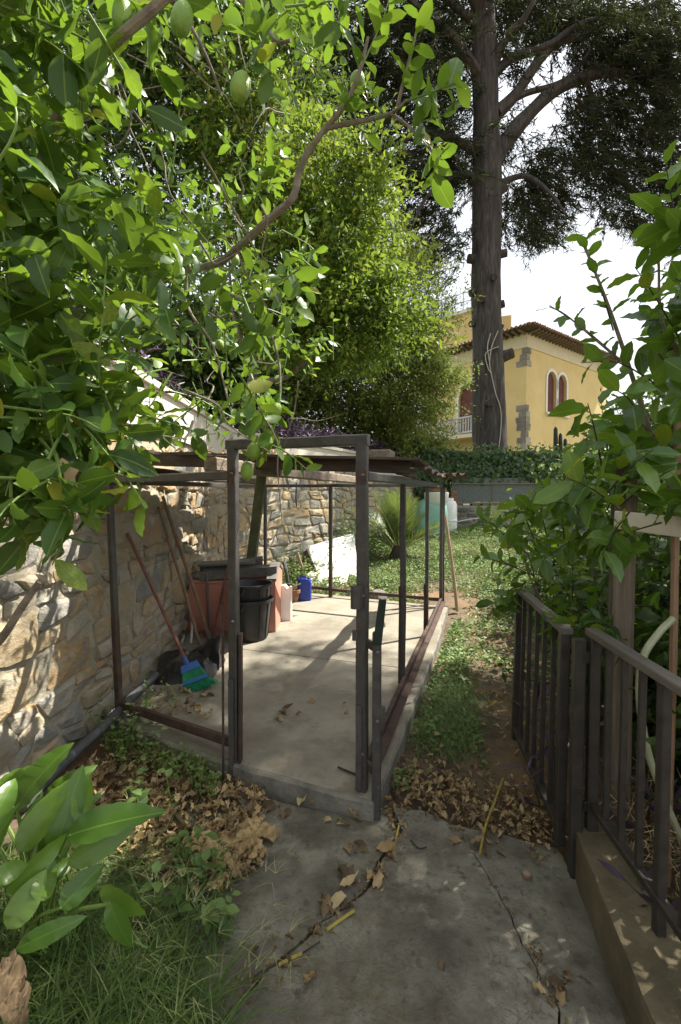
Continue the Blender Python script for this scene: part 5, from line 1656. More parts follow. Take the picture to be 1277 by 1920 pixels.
# unseen clumps added high overhead to shade path and slab, then the upper crown
for (cx, cy, cz, rx, ry, rz, n) in ((7.5, 5.8, 12.2, .9, .8, .5, 100), (8.5, 7.3, 12.5, 1.0, .7, .5, 90), (7.4, 7.9, 12.8, .7, .9, .5, 105), (9.6, 7.8, 12.3, 1.1, .8, .5, 90), (7.2, 4.8, 12.0, .9, .8, .5, 90),
                                   (5.3, 18, 22, 3, 3, 2, 260), (5.3, 17, 25, 1.6, 1.6, 1.5, 120), (2, 15.5, 21, 2, 2, .8, 120), (9.5, 16, 19, 2, 2, .8, 120)):
    for _ in range(n):
        p = Vector((random.gauss(cx, rx * .6), random.gauss(cy, ry * .6), random.gauss(cz, rz * .6)))
        out = Vector((p.x - 5.6, p.y - 18, 0)).normalized()
        cedar_spray(p, out + Vector((random.gauss(0, .7), random.gauss(0, .7), random.gauss(-.2, .3))), random.uniform(.5, 1.1), random.randint(26, 40))
o = tw.build('twigs', MAT['darkstem'], cedar)
o['kind'] = 'stuff'
cf.emit(cedar, MAT['cedar'], [T_BLADE], 0, 'needles')


# ------------------------------------------------------------------ broadleaf trees on the terrace
def crown_tree(name, label, base, trunk, limbs_, crowns, leafL, ratio, mat, nclump, per, r0, tint=(0, 1), group=None, bark='citrusbark', tm=T_SMALL, spread=.16):
    root = thing(name, label, 'tree', tuple(base), group)
    P = smooth_path(trunk, 4)
    MB().tube(P, [lerp(r0, r0 * .7, i / (len(P) - 1)) for i in range(len(P))], 10, .25).build('trunk', MAT[bark], root, True)
    for l in limbs_:
        Q = smooth_path(l, 4)
        MB().tube(Q, [lerp(r0 * .6, r0 * .16, i / (len(Q) - 1)) for i in range(len(Q))], 7, .25).build('limb', MAT[bark], root, True)
    fo = Foliage()
    tws = MB()
    tot = sum(c[6] for c in crowns)
    top = trunk[-1]
    for (cx, cy, cz, rx, ry, rz, w) in crowns:
        subs = []
        for _ in range(int(26 + 14 * rx * rz)):
            d = rdir()
            f = random.random() ** .4
            lump = 1 + .3 * noise.noise(d * 2.3 + Vector((cx, cy, cz)))
            subs.append((Vector((cx + d.x * rx * f * lump, cy + d.y * ry * f * lump, cz + d.z * rz * f * lump)), random.gauss(0, .13), random.uniform(.13, .34) * (rx ** .5)))
        for _ in range(int(nclump * w / tot)):
            sc_, tb0, sr = random.choice(subs)
            c = sc_ + Vector((random.gauss(0, sr), random.gauss(0, sr), random.gauss(0, sr * .75)))
            out = (c - Vector((cx, cy, cz - rz * .4))).normalized()
            e_ = c + (out + rdir() * .7).normalized() * random.uniform(.15, .4)
            if random.random() < .4:
                tws.tube([c - out * .25, c, e_], [.007, .004, .002], 3, cap=False)
            tb = tb0 + random.gauss(0, .1)
            for _k in range(per):
                p = c.lerp(e_, random.random()) + rdir() * random.random() * spread
                dd = out * .5 + rdir() + Vector((0, 0, -.35))
                l = leafL * random.uniform(.6, 1.15)
                fo.add(p, dd, Vector((0, 0, .9)) + rdir() * .9, l, l * ratio * random.uniform(.8, 1.2), min(1, max(0, random.uniform(*tint) + tb)))
    o_ = tws.build('twigs', MAT['darkstem'], root)
    o_['kind'] = 'stuff'
    fo.emit(root, MAT[mat], tm if isinstance(tm, list) else [tm], 0, 'foliage')
    return root


b1 = Vector((-1.75, 9.0, 2.5))
crown_tree('orange_tree', 'dense bright green citrus tree with forked trunk on the terrace above the shed', b1,
           [b1, D(470, 740, 8.9), D(476, 700, 8.8)],
           [[D(476, 700, 8.8), D(490, 650, 8.6), D(540, 560, 8.2), D(600, 450, 8)], [D(470, 715, 8.8), D(520, 712, 8.5), D(560, 690, 8.3), D(640, 600, 8)], [D(476, 690, 8.8), D(470, 640, 8.8), D(490, 560, 8.8), D(520, 430, 8.8)], [D(474, 690, 8.8), D(440, 600, 8.6), D(430, 500, 8.6)], [D(476, 650, 8.8), D(484, 560, 9), D(480, 480, 9)]],
           [(*D(610, 430, 8.2), 1.15, 1.4, 1.3, 9), (*D(530, 320, 8.4), 1.1, 1.3, .95, 6), (*D(660, 560, 8), 1.0, 1.1, 1.0, 8), (*D(540, 520, 8.3), 1.2, 1.1, 1.1, 5), (*D(590, 610, 7.9), 1.0, 1.0, .7, 4), (*D(450, 270, 8.6), 1.0, 1.2, .9, 4)],
           .125, .42, 'orangeleaf', 4000, 11, .11)
b2 = Vector((-.25, 13.0, 2.5))
crown_tree('olive_green_tree', 'light olive green small leaved tree on the terrace between the citrus tree and the cedar', b2,
           [b2, D(622, 790, 13.1), D(604, 745, 13.0)],
           [[D(604, 745, 13.0), D(640, 690, 12.7), D(700, 600, 12.5)], [D(604, 745, 13.0), D(592, 690, 13.0), D(640, 560, 12.8)], [D(622, 790, 13.1), D(690, 740, 12.8), D(760, 680, 12.6)]],
           [(*D(740, 620, 12.7), 1.4, 1.3, 1.75, 9), (*D(680, 700, 12.6), 1.4, 1.1, 1.0, 6), (*D(775, 725, 12.6), 1.0, .9, 1.0, 7), (*D(720, 500, 12.8), 1.0, 1, 1.2, 4)],
           .11, .36, 'oliveleaf', 4300, 11, .09)
b3 = Vector((-4.6, 9.5, 3.0))
crown_tree('shade_tree', 'large dark drooping tree high on the terrace behind the lemon tree', b3,
           [b3, D(120, 500, 9.0), D(150, 330, 9), D(190, 200, 9)],
           [[D(190, 200, 9), D(260, 130, 8.8), D(340, 60, 8.6)], [D(150, 330, 9), D(60, 300, 9), D(-40, 310, 9)], [D(190, 200, 9), D(130, 100, 9), D(110, -20, 9)], [D(190, 200, 9), D(360, 160, 9), D(480, 140, 9)]],
           [(*D(230, 180, 9), 2.2, 1.8, 1.5, 8), (*D(430, 120, 9.2), 1.9, 1.6, 1.6, 8), (*D(100, 80, 9), 2, 1.6, 1.6, 6), (*D(330, 20, 9), 2.2, 1.6, 1.4, 6), (*D(120, 430, 9.4), 1.5, 1.4, 1.1, 4), (*D(330, 400, 9.6), 1.3, 1.3, 1.1, 4)],
           .16, .34, 'darkleaf', 4200, 11, .2, bark='darkstem', spread=.25)
crown_tree('terrace_bush', 'round pale green bush at the back of the terrace behind the purple flowers', Vector((-1.0, 13.5, 2.7)),
           [Vector((-1.0, 13.5, 2.5)), Vector((-1, 13.5, 3.4))], [],
           [(-1.4, 13.5, 4.0, 1.9, 1.2, 1.5, 5), (.9, 14.6, 3.7, 1.5, 1.0, 1.2, 4), (2.2, 16.2, 3.3, 1.2, 1.0, 1.0, 3)], .15, .45, 'oliveleaf', 3600, 9, .1, bark='darkstem', spread=.3)
crown_tree('hillside_bush', 'rough grey green scrub on the slope behind the lemon tree', Vector((-5, 13, 5)),
           [Vector((-5, 13, 3.5)), Vector((-5, 13, 5.5))], [],
           [(-5, 13, 5.6, 2.8, 1.5, 1.5, 6), (-3.1, 11.8, 4.4, 1.8, 1.2, 1.7, 6), (-8, 10, 6.2, 2.0, 2.0, 1.4, 3), (-2.2, 14.5, 5.5, 2.0, 1.2, 1.8, 5)], .2, .45, 'darkleaf', 3200, 9, .1, bark='darkstem', spread=.35)

# purple trailing plants on the coping
for k, (lab, segs, cnt) in enumerate((('purple leaved trailing plant on the near coping behind the lemon tree', [(Vector((-2.05, 3.9)), Vector((-2.1, 6.3)))], 750),
                                      ('purple leaved trailing plant on the coping right above the shed door', [(Vector((-1.75, 7.9)), Vector((.05, 10.9)))], 1700),
                                      ('purple leaved trailing plant on the far coping towards the cedar', [(Vector((.05, 10.9)), Vector((1.9, 14.4)))], 1600))):
    fo = Foliage()
    tg = thing('purple_plant', lab, 'plant', (segs[0][0].x, segs[0][0].y, 2.5), 'purple plants on the coping')
    st = MB()
    for _ in range(cnt // 8):
        a, b = segs[0]
        p2 = a.lerp(b, random.random())
        p = Vector((p2.x - abs(random.gauss(0, .22)), p2.y, 2.58))
        q = p + Vector((random.gauss(.06, .12), random.gauss(-.02, .12), random.uniform(.2, .58)))
        shoot(fo, st, [p, p.lerp(q, .5) + rdir() * .03, q], 8, .16, .2, .006, (0, 1), .2)
    o = st.build('stems', MAT['darkstem'], tg)
    o['kind'] = 'stuff'
    fo.emit(tg, MAT['purple'], [T_MID], 0, 'foliage')

# ------------------------------------------------------------------ ivy hedge on the far wall
ivy = thing('ivy_hedge', 'thick ivy hedge hanging over the netting screen on the far stone wall', 'hedge', (5.5, 14.7, 1.4))
fo = Foliage()
for _ in range(15000):
    x = random.uniform(2.3, 11)
    zt2 = 3.0 + .16 * noise.noise(Vector((x * 1.5, 0, 0))) + .1 * noise.noise(Vector((x * 5, 0, 0)))
    if x < 3.2:
        zt2 += (3.2 - x) * .35
    low = 2.02 + .2 * noise.noise(Vector((x * 1.7, 3, 0))) + .22 * noise.noise(Vector((x * 4.5, 3, 0)))
    if x < 3.4:
        low = 1.3
    z = random.uniform(low, zt2)
    y = 14.75 - .3 * math.sin(math.pi * min(1, (z - 1.5) / 1.6)) + .12 * noise.noise(Vector((x * 2.5, z * 2.5, 4))) + random.gauss(0, .07)
    if random.random() < .25:
        y += random.uniform(0, .8)
        z = zt2 - random.random() * .15
    d = Vector((random.gauss(0, .6), -.5, -1 + random.gauss(0, .5)))
    l = random.uniform(.07, .14)
    fo.add((x, y, z), d, Vector((random.gauss(0, .5), -1, .6 + random.gauss(0, .4))), l, l * .95, min(1, max(0, random.gauss(.45, .25))))
for _ in range(500):
    x = random.uniform(3, 10.5)
    z = 3.0 + .16 * noise.noise(Vector((x * 1.5, 0, 0))) + random.random() * .22
    fo.add((x, 14.6 + random.uniform(-.1, .5), z), rdir(), Vector((0, -.4, 1)) + rdir() * .5, .1, .08, random.uniform(.6, 1))
fo.emit(ivy, MAT['ivy'], [T_SMALL], 0, 'foliage')
# solid woody inside of the hedge so that no light leaks through
m = MB()
for i in range(30):
    x = 2.4 + i * .29
    m.tube([(x, 14.8, 1.2), (x + random.uniform(-.2, .2), 14.8, 2.0), (x + random.uniform(-.4, .4), 14.85, 2.8)], .03, 5)
o = m.build('stems', MAT['darkstem'], ivy)
o['kind'] = 'stuff'


# ------------------------------------------------------------------ palms
def palm(label, base, n, L, seed, lean=0.0, nl=26, el=(35, 85)):
    rs = random.Random(seed)
    t = thing('young_palm', label, 'palm', tuple(base))
    MB().lathe((base[0], base[1], base[2] - .1), [(.14 * L, 0), (.16 * L, .1 * L), (.08 * L, .28 * L), (.02, .3 * L)], 10).build('stump', MAT['darkstem'], t, True)
    for i in range(n):
        az = 2 * math.pi * (i * .382 + rs.uniform(-.03, .03))
        e0 = R(rs.uniform(*el))
        d = Vector((math.cos(az) * math.cos(e0), math.sin(az) * math.cos(e0), math.sin(e0)))
        pts = [Vector(base) + Vector((0, 0, .1))]
        l = L * rs.uniform(.8, 1.15)
        k = 12
        for j in range(k):
            d = (d + Vector((0, 0, -.055 - .03 * j / k))).normalized()
            pts.append(pts[-1] + d * (l / k))
        m = MB()
        m.tube(pts, [lerp(.014, .003, j / k) * max(.6, L) for j in range(k + 1)], 4)
        fo = Foliage()
        for j in range(nl):
            f = .18 + .82 * j / nl
            a = min(k - 1, int(f * k))
            p = pts[a].lerp(pts[a + 1], f * k - a)
            tg = (pts[a + 1] - pts[a]).normalized()
            s_ = tg.cross(Vector((0, 0, 1))).normalized()
            upv = s_.cross(tg)
            ll = L * .3 * (math.sin(math.pi * min(1, .22 + .75 * f)) ** .7)
            for sg in (-1, 1):
                dd = tg * .75 + s_ * sg * .75 + upv * .28 + rdir() * .07
                fo.add(p, dd, upv + s_ * sg * .2, ll, ll * .07, min(1, max(0, rs.gauss(.5, .25))))
        fr = link(bpy.data.objects.new('frond', fo.mesh('frond', np.arange(len(fo.P)), [T_BLADE], MAT['palm'])), t)
        m.build('rib', MAT['palestalk'], fr)


pb = D(748, 1030, 9.8)
palm('bushy young palm growing at the foot of the sunlit wall behind the shed', (pb.x, pb.y, gz(0, 9.8)), 24, 1.35, 3, nl=34, el=(40, 88))
c = D(945, 985, 12.6)
palm('small palm seedling sprouting before the far low wall, left one of the pair', (D(930, 985, 12.6).x, 12.6, gz(0, 12.6)), 7, .75, 5, nl=18, el=(55, 85))
palm('small palm seedling sprouting before the far low wall, right one of the pair', (D(968, 985, 12.3).x, 12.3, gz(0, 12.3)), 6, .7, 6, nl=18, el=(55, 85))

# ------------------------------------------------------------------ the lemon tree
lem = thing('lemon_tree', 'lemon tree with big glossy leaves and green fruit filling the upper left foreground', 'tree', (-1.3, 1.1, 0))
LB = Vector((-1.25, 1.05, -.02))
fo, st = Foliage(), MB()
P = smooth_path([LB, Vector((-1.3, 1.1, .6)), Vector((-1.2, 1.25, 1.3)), D(50, 560, 1.6), D(90, 300, 1.75)], 5)
MB().tube(P, [lerp(.06, .035, i / (len(P) - 1)) for i in range(len(P))], 10, .2).build('trunk', MAT['citrusbark'], lem, True)


def limb(pts, r0, r1, k=4):
    Q = smooth_path([D(*p) if not isinstance(p, Vector) else p for p in pts], k)
    MB().tube(Q, [lerp(r0, r1, i / (len(Q) - 1)) for i in range(len(Q))], 8, .2).build('limb', MAT['citrusbark'], lem, True)
    return Q


limb([(70, 330, 1.4), (115, 205, 1.3), (165, 135, 1.27), (220, 75, 1.25), (280, 25, 1.24), (330, -20, 1.23), (420, -90, 1.2)], .015, .011)
limb([(90, 300, 1.75), (180, 420, 2.0), (290, 520, 2.3), (360, 505, 2.3), (410, 492, 1.9), (450, 462, 1.8), (500, 415, 1.72), (548, 372, 1.68), (562, 318, 1.66), (585, 275, 1.64), (611, 240, 1.62), (634, 213, 1.6), (660, 170, 1.58), (678, 120, 1.56), (690, 70, 1.55)], .02, .005)
limb([(611, 240, 1.62), (660, 230, 1.62), (722, 217, 1.65), (745, 205, 1.6), (762, 188, 1.58)], .009, .004)
limb([(732, 212, 1.63), (760, 232, 1.6), (785, 256, 1.57), (812, 288, 1.55)], .006, .003)
limb([(745, 200, 1.6), (752, 170, 1.58), (765, 120, 1.56), (778, 70, 1.54), (792, 20, 1.52)], .006, .003)
limb([(320, -5, 1.56), (345, 30, 1.6), (372, 75, 1.62), (395, 125, 1.66), (415, 180, 1.7)], .008, .004)
limb([(445, -10, 1.5), (490, 40, 1.5), (520, 78, 1.48), (545, 76, 1.46)], .009, .005)
limb([(-30, 60, 1.3), (40, 25, 1.3), (80, 0, 1.28)], .01, .006)
limb([(290, 477, 2.3), (335, 540, 2.25), (362, 595, 2.2), (400, 650, 2.2), (430, 760, 2.1)], .008, .004)
limb([(420, 545, 2.1), (480, 580, 2.0), (505, 620, 1.95), (523, 680, 1.9), (526, 735, 1.85)], .008, .004)
limb([(310, 735, 2.4), (360, 738, 2.3), (430, 765, 2.1)], .006, .004)
limb([Vector((-1.3, 1.1, .6)), (-60, 1260, 1.25), (0, 1200, 1.25), (40, 1140, 1.22), (75, 1090, 1.2)], .014, .008)
limb([(-120, 560, 1.35), (0, 555, 1.5), (25, 500, 1.5), (90, 515, 1.5)], .012, .006)
limb([(50, 560, 1.6), (110, 690, 1.7), (190, 790, 1.8), (250, 830, 2.0)], .016, .006)
# shoots seen singly: points, number of leaves, leaf length
SH = [([(208, 770, 1.2), (185, 700, 1.15), (192, 600, 1.1), (200, 480, 1.1)], 15, .125), ([(105, 850, 1.05), (118, 930, 1.05), (120, 1000, 1.05), (98, 1060, 1.06)], 11, .115),
      ([(30, 890, 1.15), (22, 960, 1.1), (45, 1010, 1.08)], 8, .12), ([(150, 860, 1.2), (170, 900, 1.18), (150, 940, 1.16)], 6, .1), ([(0, 820, 1.1), (20, 880, 1.08), (10, 930, 1.06)], 8, .12), ([(640, 215, 1.6), (655, 180, 1.58), (690, 100, 1.58), (720, 30, 1.6), (740, -40, 1.6)], 20, .1), ([(760, 190, 1.58), (790, 180, 1.55), (830, 165, 1.52), (860, 150, 1.5)], 12, .12),
      ([(790, 260, 1.57), (812, 288, 1.55), (830, 300, 1.53)], 8, .1), ([(752, 170, 1.58), (770, 110, 1.55), (790, 20, 1.52)], 11, .1), ([(722, 217, 1.65), (700, 190, 1.63), (700, 160, 1.6)], 6, .08), ([(660, 230, 1.72), (690, 250, 1.7), (720, 245, 1.68)], 5, .08),
      ([(770, 235, 1.6), (800, 225, 1.56), (835, 215, 1.52)], 7, .1), ([(812, 288, 1.55), (815, 315, 1.55), (812, 330, 1.55)], 4, .12),
      ([(500, 100, 1.45), (490, 80, 1.42), (480, 50, 1.4)], 6, .13), ([(470, 130, 1.42), (490, 120, 1.4), (520, 150, 1.38)], 6, .12), ([(420, 30, 1.45), (410, 20, 1.42), (400, -30, 1.4)], 6, .12),
      ([(526, 735, 1.85), (520, 780, 1.8), (500, 840, 1.78), (480, 860, 1.78)], 14, .095), ([(500, 830, 1.75), (540, 850, 1.72), (580, 885, 1.7)], 8, .1), ([(460, 760, 1.9), (480, 790, 1.85), (530, 760, 1.8)], 9, .09),
      ([(60, 700, 1.3), (80, 640, 1.25), (90, 560, 1.2)], 10, .13), ([(0, 720, 1.2), (20, 620, 1.15), (10, 520, 1.1)], 9, .14), ([(-20, 330, 1.05), (30, 240, 1.05), (20, 160, 1.05)], 6, .15), ([(300, 480, 1.3), (290, 420, 1.28), (310, 380, 1.26)], 6, .13),
      ([(320, 340, 1.4), (335, 220, 1.38), (340, 160, 1.36)], 8, .12), ([(150, 330, 1.3), (155, 200, 1.28), (150, 90, 1.26)], 9, .12), ([(240, 500, 1.15), (270, 450, 1.15), (300, 430, 1.12)], 6, .13)]
for pts, n, L in SH:
    shoot(fo, st, [D(*p) for p in pts], n, L * .88, .5, .004, (.35, 1.0), .05)
CP = [(-200, -150), (600, -150), (640, 60), (560, 120), (540, 330), (600, 560), (640, 640), (560, 730), (440, 800), (330, 830), (210, 850), (150, 900), (100, 960), (-200, 900)]
cnt = 0
while cnt < 640:
    u, v = random.uniform(-200, 640), random.uniform(-150, 960)
    if not inpoly(u, v, CP):
        continue
    if 230 < u < 420 and 560 < v < 790 and random.random() < .62:
        continue
    if 300 < u < 560 and 570 < v < 800 and random.random() < .25:
        continue
    if u > 330 and v < 420 and random.random() < .5:
        continue
    if 110 < u < 560 and v < 330 and random.random() < .72:
        continue
    Y = random.uniform(1.15, 2.1) if u < 260 else random.uniform(1.45, 3.6)
    if u < 120 and v > 700:
        Y = random.uniform(1.0, 1.5)
    if 400 < u < 660 and 180 < v < 500 and Y < 1.9:
        continue
    p = D(u, v, Y)
    if p.x < -1.62 and p.z < 2.75:
        continue
    cnt += 1
    d = Vector((random.gauss(.25, .6), random.gauss(-.1, .6), random.gauss(.1, .6))).normalized()
    l = random.uniform(.12, .26)
    q = p + d * l + Vector((0, 0, -.03))
    shoot(fo, st, [p - d * .08, p, p.lerp(q, .6) + Vector((0, 0, .015)), q], random.randint(6, 9), random.choice([.065, .08, .095]) * (1.2 if Y < 1.4 else 1), .5, .004, (.05, .97), .2)
# the crown above and left of the picture
for _ in range(70):
    p = Vector((random.uniform(-1.7, .2), random.uniform(.5, 3.2), random.uniform(3.1, 4.4)))
    if p.z - 1.6 < 1.12 * p.y or p.x > .4 - (p.z - 3) * .3:
        continue
    d = rdir()
    shoot(fo, None, [p, p + d * .25], 7, .11, .5, .004, (.05, .95), .1)
tws = MB()
for _ in range(75):
    u, v = random.uniform(0, 560), random.uniform(20, 800)
    p = D(u, v, random.uniform(1.4, 3.0))
    if p.x < -1.6:
        continue
    q = p + Vector((random.gauss(.05, .12), random.gauss(0, .12), random.gauss(-.05, .16)))
    r_ = q + (q - p) * .5 + rdir() * .09
    tws.tube(smooth_path([p, p.lerp(q, .5) + rdir() * .035, q, r_], 3), [.004, .004, .0035, .0035, .003, .003, .0025, .002, .002, .0012], 4)
o = tws.build('bare_twigs', MAT['citrusbark'], lem, True)
o['kind'] = 'stuff'
o = st.build('shoots', MAT['greenstem'], lem, True)
o['kind'] = 'stuff'
fo.emit(lem, MAT['lemonleaf'], T_LEMON, 300, 'foliage', 'leaf', MAT['lemonleaf_part'])


def lemon(u, v, Y, w, h, tilt=0.0):
    c = D(u, v, Y)
    a, b = w / F * Y / 2, h / F * Y / 2
    prof = []
    for i in range(13):
        t = math.pi * i / 12
        r = a * math.sin(t) ** .85
        z = -b * math.cos(t)
        prof.append((max(r, .0015), z))
    prof[0] = (.004, -b * 1.1)
    m = MB().lathe((0, 0, 0), prof, 16)
    rot = Matrix.Rotation(tilt, 3, 'Y')
    m.v = [tuple(c + rot @ Vector(p)) for p in m.v]
    m.build('lemon', MAT['lemon'], lem, True)
    s = rot @ Vector((0, 0, b))
    MB().tube([c + s, c + s * 1.5 + Vector((.005, 0, .01))], .003, 5).build('fruit_stalk', MAT['greenstem'], lem)


for a in ((230, 30, 1.35, 36, 60, .1), (341, 36, 1.4, 38, 58, .3), (451, 163, 1.4, 36, 50, .3), (670, 152, 1.68, 28, 32, .2), (441, 488, 2.15, 17, 18, 0), (476, 846, 1.74, 27, 33, .2), (498, 829, 1.74, 27, 36, -.1), (463, 883, 1.76, 24, 34, 0), (517, 770, 1.8, 24, 30, .2), (314, 805, 2.1, 20, 20, 0), (471, 800, 1.78, 24, 30, .1), (344, 250, 1.5, 14, 22, 0), (412, 646, 2.1, 16, 18, 0), (160, 560, 1.25, 22, 26, .1), (55, 690, 1.3, 24, 30, .1)):
    lemon(*a)
# withered leaves hanging on the low shoot
for k in range(7):
    tv, tf = T_DRY[k % 3]
    me = np_mesh('dry_leaf', tv * np.array([.042, .1, .06]), [i for f in tf for i in f], [len(f) for f in tf], MAT['dryleaf_part'])
    o = link(bpy.data.objects.new('dry_leaf', me), lem)
    p = D(106 + random.uniform(-10, 18), 858 + k * 11, 1.1)
    o.matrix_basis = Matrix.Translation(p) @ Matrix.Rotation(random.uniform(0, 6), 4, 'Z') @ Matrix.Rotation(R(-80 + random.uniform(-25, 25)), 4, 'X')


# ------------------------------------------------------------------ shrubs on the right
def shrub(name, label, base, stems_, shoots_, L, ratio, nparts, extra=None, tint=(0, .9), cat='shrub'):
    root = thing(name, label, cat, tuple(base))
    f_, s_ = Foliage(), MB()
    for pts, r0, r1 in stems_:
        Q = smooth_path([D(*p) if not isinstance(p, Vector) else p for p in pts], 4)
        MB().tube(Q, [lerp(r0, r1, i / (len(Q) - 1)) for i in range(len(Q))], 7, .15).build('stem', MAT['citrusbark'], root, True)
    for pts, n, l in shoots_:
        shoot(f_, s_, [D(*p) if not isinstance(p, Vector) else p for p in pts], n, l, ratio, .0035, tint, .05)
    if extra:
        extra(f_, s_)
    o = s_.build('shoots', MAT['darkstem'], root, True)
    o['kind'] = 'stuff'
    f_.emit(root, MAT['shrubleaf'], T_LEMON, nparts, 'foliage', 'leaf', MAT['shrubleaf_part'])
    return root


def fill(poly, n, yr, L, ratio, tint, nl=(6, 9), dvec=(-.2, -.1, .35), ln=(.14, .3)):
    def f(f_, s_):
        c = 0
        us, vs = [p[0] for p in poly], [p[1] for p in poly]
        while c < n:
            u, v = random.uniform(min(us), max(us)), random.uniform(min(vs), max(vs))
            if not inpoly(u, v, poly):
                continue
            c += 1
            p = D(u, v, random.uniform(*yr))
            d = Vector((random.gauss(dvec[0], .55), random.gauss(dvec[1], .55), random.gauss(dvec[2], .5))).normalized()
            q = p + d * random.uniform(*ln)
            shoot(f_, s_, [p, p.lerp(q, .5) + Vector((0, 0, .015)), q], random.randint(*nl), L * random.uniform(.8, 1.15), ratio, .0035, tint, .1)
    return f


shrub('laurel_shrub', 'tall shrub with pale stems and big glossy oval leaves at the right edge', (1.35, 1.85, 0),
      [([Vector((1.36, 1.9, 0)), (1262, 960, 1.95), (1215, 800, 1.95), (1180, 690, 1.95), (1150, 600, 1.95), (1120, 520, 1.95), (1092, 455, 1.95)], .014, .004),
       ([Vector((1.4, 1.8, 0)), Vector((1.42, 1.82, 1.2)), (1277, 700, 1.8), (1240, 600, 1.8), (1235, 480, 1.8)], .012, .004),
       ([(1230, 830, 1.95), (1180, 760, 1.9), (1150, 740, 1.85)], .006, .003), ([(1180, 690, 1.95), (1120, 640, 1.9), (1060, 590, 1.88), (1030, 575, 1.86)], .005, .002)],
      [([(1150, 620, 1.95), (1120, 520, 1.95), (1090, 440, 1.95)], 16, .085), ([(1180, 690, 1.95), (1100, 620, 1.9), (1030, 572, 1.86)], 13, .075), ([(1240, 600, 1.8), (1232, 470, 1.8), (1225, 420, 1.8)], 12, .1), ([(1290, 500, 1.6), (1265, 400, 1.6), (1245, 290, 1.6)], 11, .11),
       ([(1277, 640, 1.7), (1230, 560, 1.7), (1190, 500, 1.7)], 10, .1), ([(1230, 720, 1.8), (1160, 680, 1.8), (1090, 680, 1.8)], 9, .1), ([(1290, 420, 1.7), (1270, 350, 1.7), (1290, 300, 1.7)], 8, .11)],
      .1, .5, 230, fill([(1190, 660), (1215, 540), (1240, 450), (1420, 380), (1420, 1000), (1040, 1000), (1080, 880), (1150, 820), (1180, 740)], 95, (1.5, 2.6), .125, .55, (0, .85)), (0, .9))
shrub('lemon_bush', 'low citrus bush with glowing backlit leaves behind the open iron gate', (1.55, 3.4, 0),
      [([Vector((1.75, 3.3, 0)), (1060, 1200, 3.2), (1010, 1120, 3.1), (985, 1060, 3.1)], .016, .005), ([Vector((1.75, 3.3, 0)), (1120, 1200, 3.1), (1110, 1050, 3.0), (1080, 950, 3.0)], .014, .004), ([(1010, 1120, 3.1), (990, 1040, 3.1), (950, 1000, 3.1)], .006, .003), ([Vector((1.9, 2.9, 0)), (1200, 1200, 2.8), (1170, 1100, 2.7), (1150, 980, 2.7)], .016, .005)],
      [([(1010, 1100, 3.1), (960, 1010, 3.1), (905, 985, 3.1)], 14, .1), ([(1020, 1060, 3.0), (1030, 980, 3.0), (1025, 935, 3.0)], 14, .1), ([(985, 1090, 2.9), (965, 1120, 2.85), (950, 1140, 2.8)], 9, .12), ([(1000, 1080, 3.0), (960, 1060, 2.95), (930, 1045, 2.9)], 10, .1), ([(1080, 980, 3), (1085, 930, 3.0), (1070, 900, 3)], 11, .1),
       ([(1180, 960, 1.7), (1150, 1000, 1.66), (1130, 1040, 1.62)], 7, .14), ([(1240, 980, 1.75), (1180, 1000, 1.7), (1170, 1030, 1.65)], 6, .14)],
      .1, .5, 200, fill([(930, 1000), (1020, 960), (1090, 900), (1290, 860), (1400, 900), (1400, 1330), (1080, 1260), (990, 1160), (950, 1080)], 210, (2.1, 4.6), .12, .5, (0, .9)), (0, .95))
crown_tree('evergreen_tree', 'dark leafy evergreen behind the right hand shrubs blocking the view past the house', Vector((5.4, 7.5, .1)),
           [Vector((5.4, 7.5, 0)), Vector((5.3, 7.4, 1.6))], [[Vector((5.3, 7.4, 1.6)), Vector((4.6, 7, 2.6))]],
           [(5.2, 7.4, 1.7, 1.5, 1.3, 1.35, 6), (4.2, 6.6, 1.1, 1.0, 1.0, 1.0, 4), (6.6, 8, 2.6, 1.6, 1.5, 1.8, 6), (3.4, 5.2, .8, .8, .8, .8, 3)], .12, .5, 'darkleaf', 3600, 9, .1, spread=.22)
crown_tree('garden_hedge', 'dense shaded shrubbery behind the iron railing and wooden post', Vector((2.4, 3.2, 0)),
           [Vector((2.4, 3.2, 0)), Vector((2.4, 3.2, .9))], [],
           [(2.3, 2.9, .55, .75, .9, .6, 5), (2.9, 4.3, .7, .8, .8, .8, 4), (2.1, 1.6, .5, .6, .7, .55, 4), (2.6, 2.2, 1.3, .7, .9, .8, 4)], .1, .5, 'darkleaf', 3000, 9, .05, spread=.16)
# purple leaved plant behind the railing
tg = thing('purple_plant', 'dark purple strap leaved plant pushing through the iron gate and railing', 'plant', (1.3, 2.3, 0))
f_, s_ = Foliage(), MB()
for (u, v, Y, n) in ((1000, 1330, 2.9, 8), (975, 1210, 3.2, 8), (1040, 1420, 2.5, 9), (1010, 1500, 2.35, 8), (1060, 1390, 2.25, 9), (1120, 1560, 2.0, 7), (1175, 1590, 1.85, 9), (1080, 1300, 2.6, 8), (1200, 1700, 1.65, 6), (1250, 1740, 1.55, 6), (1110, 1350, 2.4, 8), (1150, 1450, 2.2, 8), (1220, 1500, 2.0, 8), (1140, 1250, 2.6, 8)):
    p = D(u, v, Y)
    q = p + Vector((random.gauss(0, .1), random.gauss(0, .1), random.uniform(.05, .2)))
    shoot(f_, s_, [p - Vector((.0, 0, .25)), p, q], n, .15, .2, .006, (0, .9), .3)
tag(s_.build('stems', MAT['darkstem'], tg), kind='stuff')
f_.emit(tg, MAT['purple'], [T_MID], 60, 'foliage', 'leaf', M_leaf('purple_leaf_part', [(0.0, (0.035, 0.024, 0.042)), (1.0, (0.08, 0.05, 0.09))], (.14, .06, .14), .12, .4, True))
